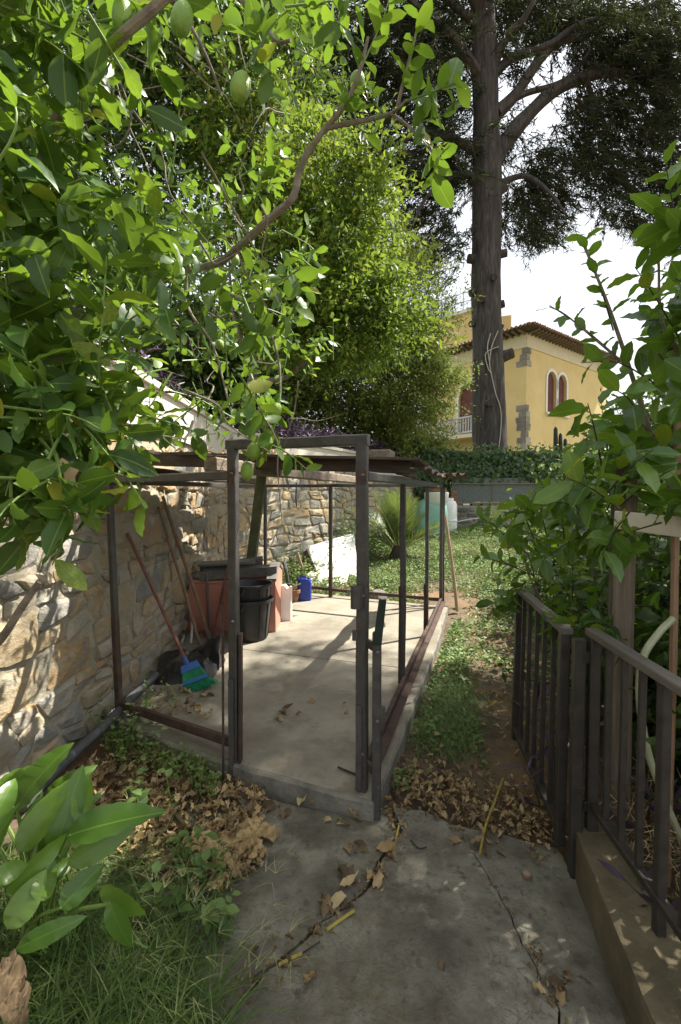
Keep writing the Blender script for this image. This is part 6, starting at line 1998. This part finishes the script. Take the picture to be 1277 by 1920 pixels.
# dry fern straw behind the railing
f_ = Foliage()
for _ in range(1400):
    p = Vector((random.uniform(1.1, 1.5), random.uniform(.9, 2.2), 0))
    p.z = .12 + random.random() * .25
    d = Vector((random.gauss(-.2, .5), random.gauss(0, .5), random.gauss(-.1, .5)))
    f_.add(p, d, rdir(), random.uniform(.03, .09), .004, random.uniform(.3, 1))
tag(f_.emit(None, MAT['dryleaf'], [T_BLADE], 0, 'dry_straw'), kind='stuff')

# ------------------------------------------------------------------ arum plant
ar = thing('arum_plant', 'arum plant with large shiny arrow shaped leaves at the lower left', 'plant', tuple(G(50, 1760)))
T_ARUM = [leaf_tmpl([.3, .42, .48, .5, .5, .47, .41, .32, .2], .35, .32, .07), leaf_tmpl([.34, .45, .5, .5, .48, .44, .37, .27, .16], .5, .42, -.07, .4)]
Ab = G(60, 1800, 0)
for i, (u0, v0, Y0, u1, v1, Y1, w) in enumerate(((28, 1520, 1.75, 90, 1412, 1.8, 75), (35, 1600, 1.62, 112, 1482, 1.72, 62), (100, 1610, 1.68, 140, 1470, 1.75, 66), (125, 1568, 1.6, 266, 1518, 1.62, 74), (125, 1622, 1.58, 232, 1562, 1.62, 55), (70, 1580, 1.66, 62, 1500, 1.72, 60),
                                                  (14, 1742, 1.45, 68, 1660, 1.5, 62), (70, 1690, 1.5, 98, 1636, 1.55, 50), (112, 1705, 1.5, 172, 1636, 1.55, 55), (-10, 1650, 1.45, 46, 1622, 1.5, 45), (150, 1545, 1.72, 158, 1462, 1.8, 44), (60, 1660, 1.55, 128, 1622, 1.6, 50), (-25, 1560, 1.6, 20, 1470, 1.7, 55), (85, 1500, 1.9, 160, 1455, 1.95, 50), (190, 1660, 1.55, 250, 1720, 1.52, 46), (205, 1690, 1.5, 235, 1780, 1.47, 44), (-20, 1500, 1.9, 40, 1440, 1.95, 46), (50, 1600, 1.7, 175, 1500, 1.85, 48), (10, 1680, 1.5, 110, 1590, 1.6, 50), (-30, 1620, 1.5, 10, 1530, 1.55, 44), (30, 1780, 1.42, 130, 1730, 1.44, 44))):
    a, b = D(u0, v0, Y0), D(u1, v1, Y1)
    L = (b - a).length * 1.06
    tv, tf = T_ARUM[i % 2]
    X, Yv, Z = basis(np.array([b - a]), np.array([[random.gauss(.1, .3), -.75, .55 + random.gauss(0, .2)]]))
    W = w / F * Y0 * .86
    L *= 1.12
    me = np_mesh('leaf', tv, [k for f in tf for k in f], [len(f) for f in tf], MAT['arumleaf_part'])
    o = link(bpy.data.objects.new('leaf', me), ar)
    o.matrix_basis = Matrix(((X[0][0] * W, Yv[0][0] * L, Z[0][0] * W * 1.4, a.x), (X[0][1] * W, Yv[0][1] * L, Z[0][1] * W * 1.4, a.y), (X[0][2] * W, Yv[0][2] * L, Z[0][2] * W * 1.4, a.z), (0, 0, 0, 1)))
    root_p = Ab + Vector((random.gauss(0, .05), random.gauss(.05, .05), 0))
    MB().tube(smooth_path([root_p, root_p.lerp(a, .5) + Vector((0, 0, .06)), a + (b - a) * .05], 4), [.007] * 8 + [.004], 6).build('stalk', MAT['greenstem'], ar, True)

# ------------------------------------------------------------------ grass, weeds and ground cover
gf = []


def blade(V_, F_, S_, T_, p, d, L, w, bend, tint):
    k = len(V_)
    d = d.normalized()
    s = d.cross(Vector((0, 0, 1)))
    s = s.normalized() if s.length > .01 else Vector((1, 0, 0))
    hz = Vector((d.x, d.y, 0))
    pts = []
    q, dd = Vector(p), Vector(d)
    for i in range(5):
        ww = w * (1 - i / 4.2)
        V_ += [tuple(q - s * ww), tuple(q + s * ww)]
        T_ += [tint, tint]
        dd = (dd + Vector((hz.x * .3, hz.y * .3, -bend * (i + 1) * .25))).normalized()
        q = q + dd * (L / 4)
    for i in range(4):
        a = k + 2 * i
        F_ += [a, a + 1, a + 3, a + 2]
        S_.append(4)
    return q - dd * (L / 4)


def grass(name, gen, n, L, w, bend, mat='grass', tint=(0, .9)):
    V_, F_, S_, T_ = [], [], [], []
    for _ in range(n):
        p = gen()
        if p is None:
            continue
        a = random.uniform(0, 6.28)
        d = Vector((math.cos(a) * .55, math.sin(a) * .55, 1))
        blade(V_, F_, S_, T_, p, d, random.uniform(*L), random.uniform(*w), random.uniform(*bend), random.uniform(*tint))
    o = link(bpy.data.objects.new(name, np_mesh(name, V_, F_, S_, MAT[mat], True, T_)), None)
    tag(o, kind='stuff')


def gen_fg():
    u, v = random.uniform(-60, 470), random.uniform(1590, 2300)
    edge = 430 - 60 * max(0, (1760 - v) / 160) + 40 * noise.noise(Vector((v * .02, 0, 0)))
    if u > edge - abs(random.gauss(0, 60)):
        return None
    if v < 1640 and random.random() < .5:
        return None
    return G(u, v, -.02)


grass('grass', gen_fg, 7000, (.1, .3), (.0014, .0035), (.25, .9), tint=(0, .98))
grass('long_grass', gen_fg, 600, (.2, .42), (.0035, .0065), (.4, 1.1), tint=(0, .7))
V_, F_, S_, T_ = [], [], [], []
hd_ = Foliage()
for _ in range(75):
    u, v = random.uniform(60, 440), random.uniform(1640, 1960)
    p = G(u, v, 0)
    a = random.uniform(-1.2, 2.2)
    d = Vector((math.cos(a) * .8, math.sin(a) * .5, 1)).normalized()
    top = p + d * random.uniform(.22, .36)
    top = blade(V_, F_, S_, T_, p, d, (top - p).length, .0012, .1, .8)
    for k in range(random.randint(2, 4)):
        aa = a + random.gauss(0, .8)
        dd = Vector((math.cos(aa), math.sin(aa), random.uniform(.2, .9)))
        blade(V_, F_, S_, T_, top, dd, random.uniform(.06, .13), .0011, .3, 1.0)
tag(link(bpy.data.objects.new('seed_grass', np_mesh('seed_grass', V_, F_, S_, MAT['grass'], True, T_)), None), kind='stuff')


def weed_patch(gen, n, h, L, fo_, st_, tint=(.1, .9), nl=(5, 9)):
    for _ in range(n):
        p = gen()
        if p is None:
            continue
        q = p + Vector((random.gauss(0, .25), random.gauss(0, .25), 1)).normalized() * random.uniform(*h)
        shoot(fo_, st_, [p, p.lerp(q, .5) + rdir() * .01, q], random.randint(*nl), L * random.uniform(.7, 1.2), .7, .0016, tint, .15, .9, .0006)


wf, ws = Foliage(), MB()


def gen_edge():
    t = random.random()
    u = lerp(205, 415, t)
    v = lerp(1395, 1490, t) + random.gauss(12, 14)
    return G(u, v, -.02)


weed_patch(gen_edge, 130, (.08, .24), .032, wf, ws, (.3, 1))
weed_patch(lambda: G(random.uniform(180, 300), random.uniform(1300, 1420), .0), 24, (.12, .34), .035, wf, ws, (.3, 1))
weed_patch(lambda: G(random.uniform(250, 330), random.uniform(1300, 1345), .1), 12, (.06, .16), .035, wf, ws, (.3, 1))
weed_patch(lambda: G(random.uniform(260, 420), random.uniform(1600, 1760), -.0), 14, (.08, .22), .055, wf, ws, (.0, .8))
weed_patch(lambda: G(random.uniform(250, 330), random.uniform(1510, 1550), -.0), 6, (.2, .3), .06, wf, ws, (.0, .6))
weed_patch(lambda: G(random.uniform(730, 800), random.uniform(1440, 1490), -.0), 10, (.03, .1), .03, wf, ws, (.4, 1))
ob = ws.build('weed_stems', MAT['greenstem'])
tag(ob, kind='stuff')
tag(wf.emit(None, MAT['clover'], [T_MID], 0, 'weeds'), kind='stuff')

# lawn: ground cover thinning towards bare, straw coloured patches
cl = Foliage()
N0 = 330000
ux = rng.uniform(-1.2, 7.5, N0)
uy = 2.6 + (14.2 - 2.6) * rng.random(N0) ** .9
keep = []
for i in range(N0):
    x, y = ux[i], uy[i]
    if y < 7.6 and x < .24 + .345 * (y - 2.5):
        if not (y > 7.05 - .44 * x):
            continue
    if x < -1.72 + .547 * (y - 7.35) + .1 and y > 7:
        continue
    dens = .62 + .8 * noise.noise(Vector((x * .9, y * .9, 2))) + .45 * noise.noise(Vector((x * 3, y * 3, 5)))
    if y < 3.6:
        dens -= (3.6 - y) * .9
    if 6 < y < 7.4 and x > .9:
        dens -= .3
    if x > .85 + .2 * (y - 2.6) and y < 6:
        dens -= .4
    elif 3.0 < y < 6:
        dens += .35
    if y > 8:
        dens += .15
    if y < 8.3 and x < .8 and y > 6.5:
        dens -= .3 if y < 7.5 else 0
    if random.random() < dens:
        keep.append(i)
keep = np.array(keep)
n = len(keep)
hgt = np.array([max(.2, .6 + noise.noise(Vector((ux[i] * 1.1, uy[i] * 1.1, 9)))) for i in keep])
zz = np.array([g_noise(ux[i], uy[i]) for i in keep])
tall = np.where(uy[keep] > 7, 1.0, .55)
P_ = np.stack([ux[keep], uy[keep], zz + rng.random(n) * .13 * hgt * tall], 1)
Dv = rng.normal(0, 1, (n, 3)); Dv[:, 2] = np.abs(Dv[:, 2]) * .5
Nn = rng.normal(0, .45, (n, 3)); Nn[:, 2] += 1
L_ = rng.uniform(.02, .045, n)
cl.arr(P_, Dv, Nn, L_, L_ * .75, np.clip(rng.normal(.5, .28, n), 0, 1))
tag(cl.emit(None, MAT['clover'], [T_BLADE], 0, 'ground_cover'), kind='stuff')


def gen_tuft():
    if random.random() < .7:
        u, v = random.gauss(835, 30), random.gauss(1335, 38)
    else:
        u, v = random.uniform(760, 900), random.uniform(1260, 1430)
    p = G(u, v, -.02)
    return p if p.x > .3 + .345 * (p.y - 2.5) else None


grass('grass_tuft', gen_tuft, 2400, (.06, .2), (.0015, .003), (.3, 1.0), tint=(.2, .95))


def gen_lawn():
    y = random.uniform(3.2, 13)
    x = random.uniform(.4 + .35 * (y - 2.5), .5 + .35 * (y - 2.5) + 3)
    return Vector((x, y, gz(x, y)))


grass('lawn_grass', gen_lawn, 6000, (.05, .14), (.0015, .004), (.3, 1.0), tint=(.2, 1))
wf, ws = Foliage(), MB()


def gen_wall():
    t = random.uniform(.08, .62)
    p = Vector((-1.72 + 4.32 * t, 7.35 + 7.9 * t))
    q = p + Vector((.877, -.48)) * random.uniform(.05, .9)
    return Vector((q.x, q.y, gz(q.x, q.y)))


weed_patch(lambda: (lambda x, y: Vector((x, y, gz(x, y))))(random.uniform(-.2, 3.2), random.uniform(7.4, 11.5)), 420, (.06, .2), .035, wf, ws, (.3, 1), (6, 11))
weed_patch(gen_wall, 500, (.15, .55), .05, wf, ws, (.3, 1), (8, 14))
weed_patch(lambda: (lambda p: Vector((p.x, p.y, gz(p.x, p.y))))(D(random.uniform(640, 720), 1000, random.uniform(9.3, 10.2))), 60, (.5, 1.3), .06, wf, ws, (.1, .8), (14, 22))
tag(ws.build('weed_stems', MAT['greenstem']), kind='stuff')
tag(wf.emit(None, MAT['clover'], [T_MID], 0, 'weeds'), kind='stuff')

# ------------------------------------------------------------------ fallen leaves
dl = Foliage()


def lay(u, v, z, L, fo_=dl, tint=(0, 1)):
    p = G(u, v, z)
    a = random.uniform(0, 6.28)
    fo_.add(p, (math.cos(a), math.sin(a), random.gauss(.1, .3)), Vector((random.gauss(0, .6), random.gauss(0, .6), 1)), L, L * random.uniform(.35, .6), random.uniform(*tint))


PILE = [(150, 1430), (330, 1400), (430, 1450), (500, 1490), (480, 1560), (500, 1600), (420, 1660), (250, 1640), (160, 1560)]
c = 0
while c < 1700:
    u, v = random.uniform(120, 520), random.uniform(1400, 1660)
    if inpoly(u, v, PILE):
        lay(u, v, random.uniform(-.02, .05), random.uniform(.025, .075))
        c += 1
for _ in range(700):
    u = random.uniform(715, 1045)
    v = lerp(1470, 1560, (u - 715) / 330) + random.gauss(-18, 32)
    p = G(u, v, 0)
    lay(u, v, random.uniform(-.02, .02), random.uniform(.02, .058), tint=(0, .9))
for _ in range(500):
    y = random.uniform(2.9, 9)
    x = random.uniform(.35 + .35 * (y - 2.5), 1.3 + .5 * (y - 2.5))
    a = random.uniform(0, 6.28)
    dl.add((x, y, gz(x, y) + .02), (math.cos(a), math.sin(a), .1), Vector((random.gauss(0, .5), random.gauss(0, .5), 1)), random.uniform(.03, .07), random.uniform(.015, .03), random.uniform(.2, 1))
for _ in range(260):
    x = random.uniform(-.7, 1.3)
    y = 7.0 - .44 * x + random.uniform(.1, .8)
    a = random.uniform(0, 6.28)
    dl.add((x, y, gz(x, y) + .03), (math.cos(a), math.sin(a), .1), Vector((random.gauss(0, .5), random.gauss(0, .5), 1)), random.uniform(.03, .07), random.uniform(.015, .03), random.uniform(.3, 1))
for _ in range(120):
    lay(random.uniform(225, 400), random.uniform(1288, 1345), .11, random.uniform(.02, .06))
tag(dl.emit(None, MAT['dryleaf'], T_DRY, 0, 'leaf_litter'), kind='stuff')
# single leaves on the concrete
me_d = [np_mesh('fallen_leaf', tv, [i for f in tf for i in f], [len(f) for f in tf], MAT['dryleaf_part']) for tv, tf in T_DRY]
spots_ = [(485, 1488, 62), (505, 1500, 48), (520, 1512, 50), (445, 1516, 60), (560, 1512, 52), (575, 1508, 40), (548, 1522, 36), (532, 1535, 26), (645, 1545, 30), (622, 1538, 26), (680, 1540, 34), (640, 1620, 64), (655, 1600, 44), (636, 1660, 40), (650, 1680, 46), (690, 1595, 56), (705, 1590, 44), (722, 1600, 40), (688, 1650, 42), (700, 1665, 40), (620, 1700, 40), (640, 1705, 42), (608, 1722, 40), (580, 1748, 34),
          (470, 1788, 30), (590, 1820, 50), (550, 1815, 46), (866, 1578, 42), (880, 1582, 34), (836, 1802, 26), (1010, 1800, 40), (1030, 1830, 42), (1050, 1850, 40), (1060, 1870, 36), (1025, 1860, 36), (1040, 1890, 32), (1075, 1840, 34), (1000, 1775, 26), (915, 1590, 26), (1048, 1690, 16), (660, 1548, 28)]
for i, (u, v, s_) in enumerate(spots_):
    o = bpy.data.objects.new('fallen_leaf', me_d[i % 3])
    COL.objects.link(o)
    p = G(u, v, .012)
    l = s_ / F * p.y * .98
    o.matrix_world = Matrix.Translation(p) @ Matrix.Rotation(random.uniform(0, 6.28), 4, 'Z') @ Matrix.Rotation(random.gauss(0, .3), 4, 'Y') @ Matrix.Diagonal((l * .5, l, l * .75, 1))
    lb, gr = ('curled tan dry leaf lying at the foot of the concrete sill below the shed door', 'dry leaves below the door sill') if i < 11 else (
        ('dry leaf caught in the path joint between the door and the grass', 'dry leaves along the path joint') if i < 24 else (
        ('dry leaf lying on the path next to the foreground grass', 'dry leaves next to the grass') if i < 27 else (
        ('dry leaf caught in the crack of the path beside the kerb', 'dry leaves in the crack by the kerb') if 30 <= i < 38 else
        ('single small dry leaf lying alone on the open concrete path', 'lone dry leaves on the path'))))
    tag(o, lb, 'fallen leaf', gr)
for i, (u, v, s_) in enumerate(((522, 1334, 26), (528, 1328, 22), (515, 1345, 24), (592, 1312, 22), (437, 1384, 22), (566, 1336, 12), (655, 1335, 12), (360, 1300, 26), (716, 1175, 10), (700, 1390, 14), (642, 1318, 10))):
    o = bpy.data.objects.new('fallen_leaf', me_d[i % 3])
    COL.objects.link(o)
    p = G(u, v, .112)
    l = s_ / F * p.y * 1.1
    o.matrix_world = Matrix.Translation(p) @ Matrix.Rotation(random.uniform(0, 6.28), 4, 'Z') @ Matrix.Diagonal((l * .5, l, l * .7, 1))
    tag(o, 'small curled dry leaf lying on the pale concrete floor of the shed', 'fallen leaf', 'dry leaves on the shed floor')


# the big withered leaf with its pale stalks
def crumple(name, label, A, B, wid, seed, mat, amp=.05):
    A, B = Vector(A), Vector(B)
    e_ = (B - A)
    s_ = e_.cross(Vector((0, 0, 1))).normalized()
    nx, ny = 40, 14
    Vv = []
    for j in range(ny + 1):
        for i in range(nx + 1):
            t, w = i / nx, (j / ny - .5)
            hw = wid * (math.sin(math.pi * min(1, .12 + .85 * t)) ** .6) * (1 + .35 * noise.noise(Vector((t * 8, w * 2, seed))))
            p = A + e_ * t + s_ * (w * hw)
            z = .035 + amp * (.8 * abs(noise.noise(Vector((t * 6, w * 4, seed + 1)))) + .6 * noise.noise(Vector((t * 14, w * 9, seed + 2)))) + .05 * abs(w) * math.sin(t * 11)
            Vv.append((p.x, p.y, max(.008, p.z + z)))
    w = nx + 1
    me = np_mesh(name, Vv, [k for j in range(ny) for i in range(nx) for k in (j * w + i, j * w + i + 1, (j + 1) * w + i + 1, (j + 1) * w + i)], [4] * (nx * ny), MAT[mat], True, [random.gauss(.25 if seed == 5 else .62, .12) for _ in Vv])
    o = link(bpy.data.objects.new(name, me), None)
    return tag(o, label, 'fallen leaf')


crumple('withered_leaf', 'large crumpled tan leaf blade lying at the edge of the leaf heap', G(350, 1612, .0), G(522, 1570, .0), .17, 3, 'dryleaf')
crumple('withered_leaf', 'darker torn dry leaf lying under the large crumpled leaf blade', G(400, 1640, 0), G(500, 1605, 0), .12, 8, 'dryleaf')
crumple('withered_leaf', 'greenish brown drooping dead leaf in the lower left corner', D(0, 1830, 1.36), D(40, 1950, 1.3), .1, 5, 'dryleaf', .04)
for k, pts in enumerate(([(275, 1622), (320, 1604), (360, 1592)], [(230, 1612), (300, 1600), (365, 1580)], [(240, 1632), (300, 1622), (350, 1612)])):
    tag(MB().tube(smooth_path([G(u, v, .04) for u, v in pts], 4), .009, 6).build('leaf_stalk', MAT['palestalk'], None, True), 'pale dry leaf stalk lying in the heap beside the large crumpled leaf', 'stalk', 'pale stalks in the leaf heap')
for lab, pts, z, r in (('yellow stalk lying along the joint of the path near the middle', [(664, 1708), (640, 1724), (612, 1744)], .012, .006), ('yellow stalk lying across the path nearest the grass', [(566, 1788), (540, 1800), (522, 1810)], .012, .006),
                       ('yellow stalk standing in the joint close to the narrow latch post', [(748, 1548), (742, 1575), (736, 1598)], .012, .005), ('long yellow green stalk lying from the lawn onto the path by the gate', [(943, 1460), (925, 1510), (910, 1550), (900, 1600)], .03, .006)):
    tag(MB().tube(smooth_path([G(u, v, z) for u, v in pts], 4), r, 6).build('yellow_stalk', MAT['stalk'], None, True), lab, 'stalk')
for lab, pts, r in (('thin brown twig lying on the path left of the joint', [(600, 1765), (560, 1790), (500, 1815), (470, 1835)], .003), ('dark forked twig lying on the path by the lawn edge', [(770, 1575), (785, 1590), (800, 1588)], .003), ('dark twig lying on the slab by the right door post', [(634, 1438), (650, 1445), (668, 1452)], .006)):
    tag(MB().tube(smooth_path([G(u, v, .11 if 'slab' in lab else .012) for u, v in pts], 4), r, 5).build('twig', MAT['darkstem'], None, True), lab, 'twig')
p = G(988, 1646, .0)
m = MB().lathe((p.x, p.y, .0), [(.012, 0), (.019, .01), (.018, .022), (.008, .03)], 12)
tag(m.build('nut', MAT['cutwood'], None, True), 'small round brown nut lying on the path near the gate', 'nut')
for i, (u, v, Y) in enumerate(((934, 1315, 3.4), (966, 1376, 3.1), (962, 1390, 3.0), (985, 1300, 3.3), (970, 1360, 3.2))):
    o = bpy.data.objects.new('yellow_leaf', np_mesh('yellow_leaf', T_DRY[i % 3][0] * np.array([.03, .09, .05]), [k for f in T_DRY[i % 3][1] for k in f], [len(f) for f in T_DRY[i % 3][1]], MAT['stalk']))
    COL.objects.link(o)
    o.matrix_world = Matrix.Translation(G(u, v, .02)) @ Matrix.Rotation(random.uniform(0, 6), 4, 'Z')
    tag(o, 'curled yellow leaf lying on the dark soil by the iron gate', 'fallen leaf', 'yellow leaves by the gate')
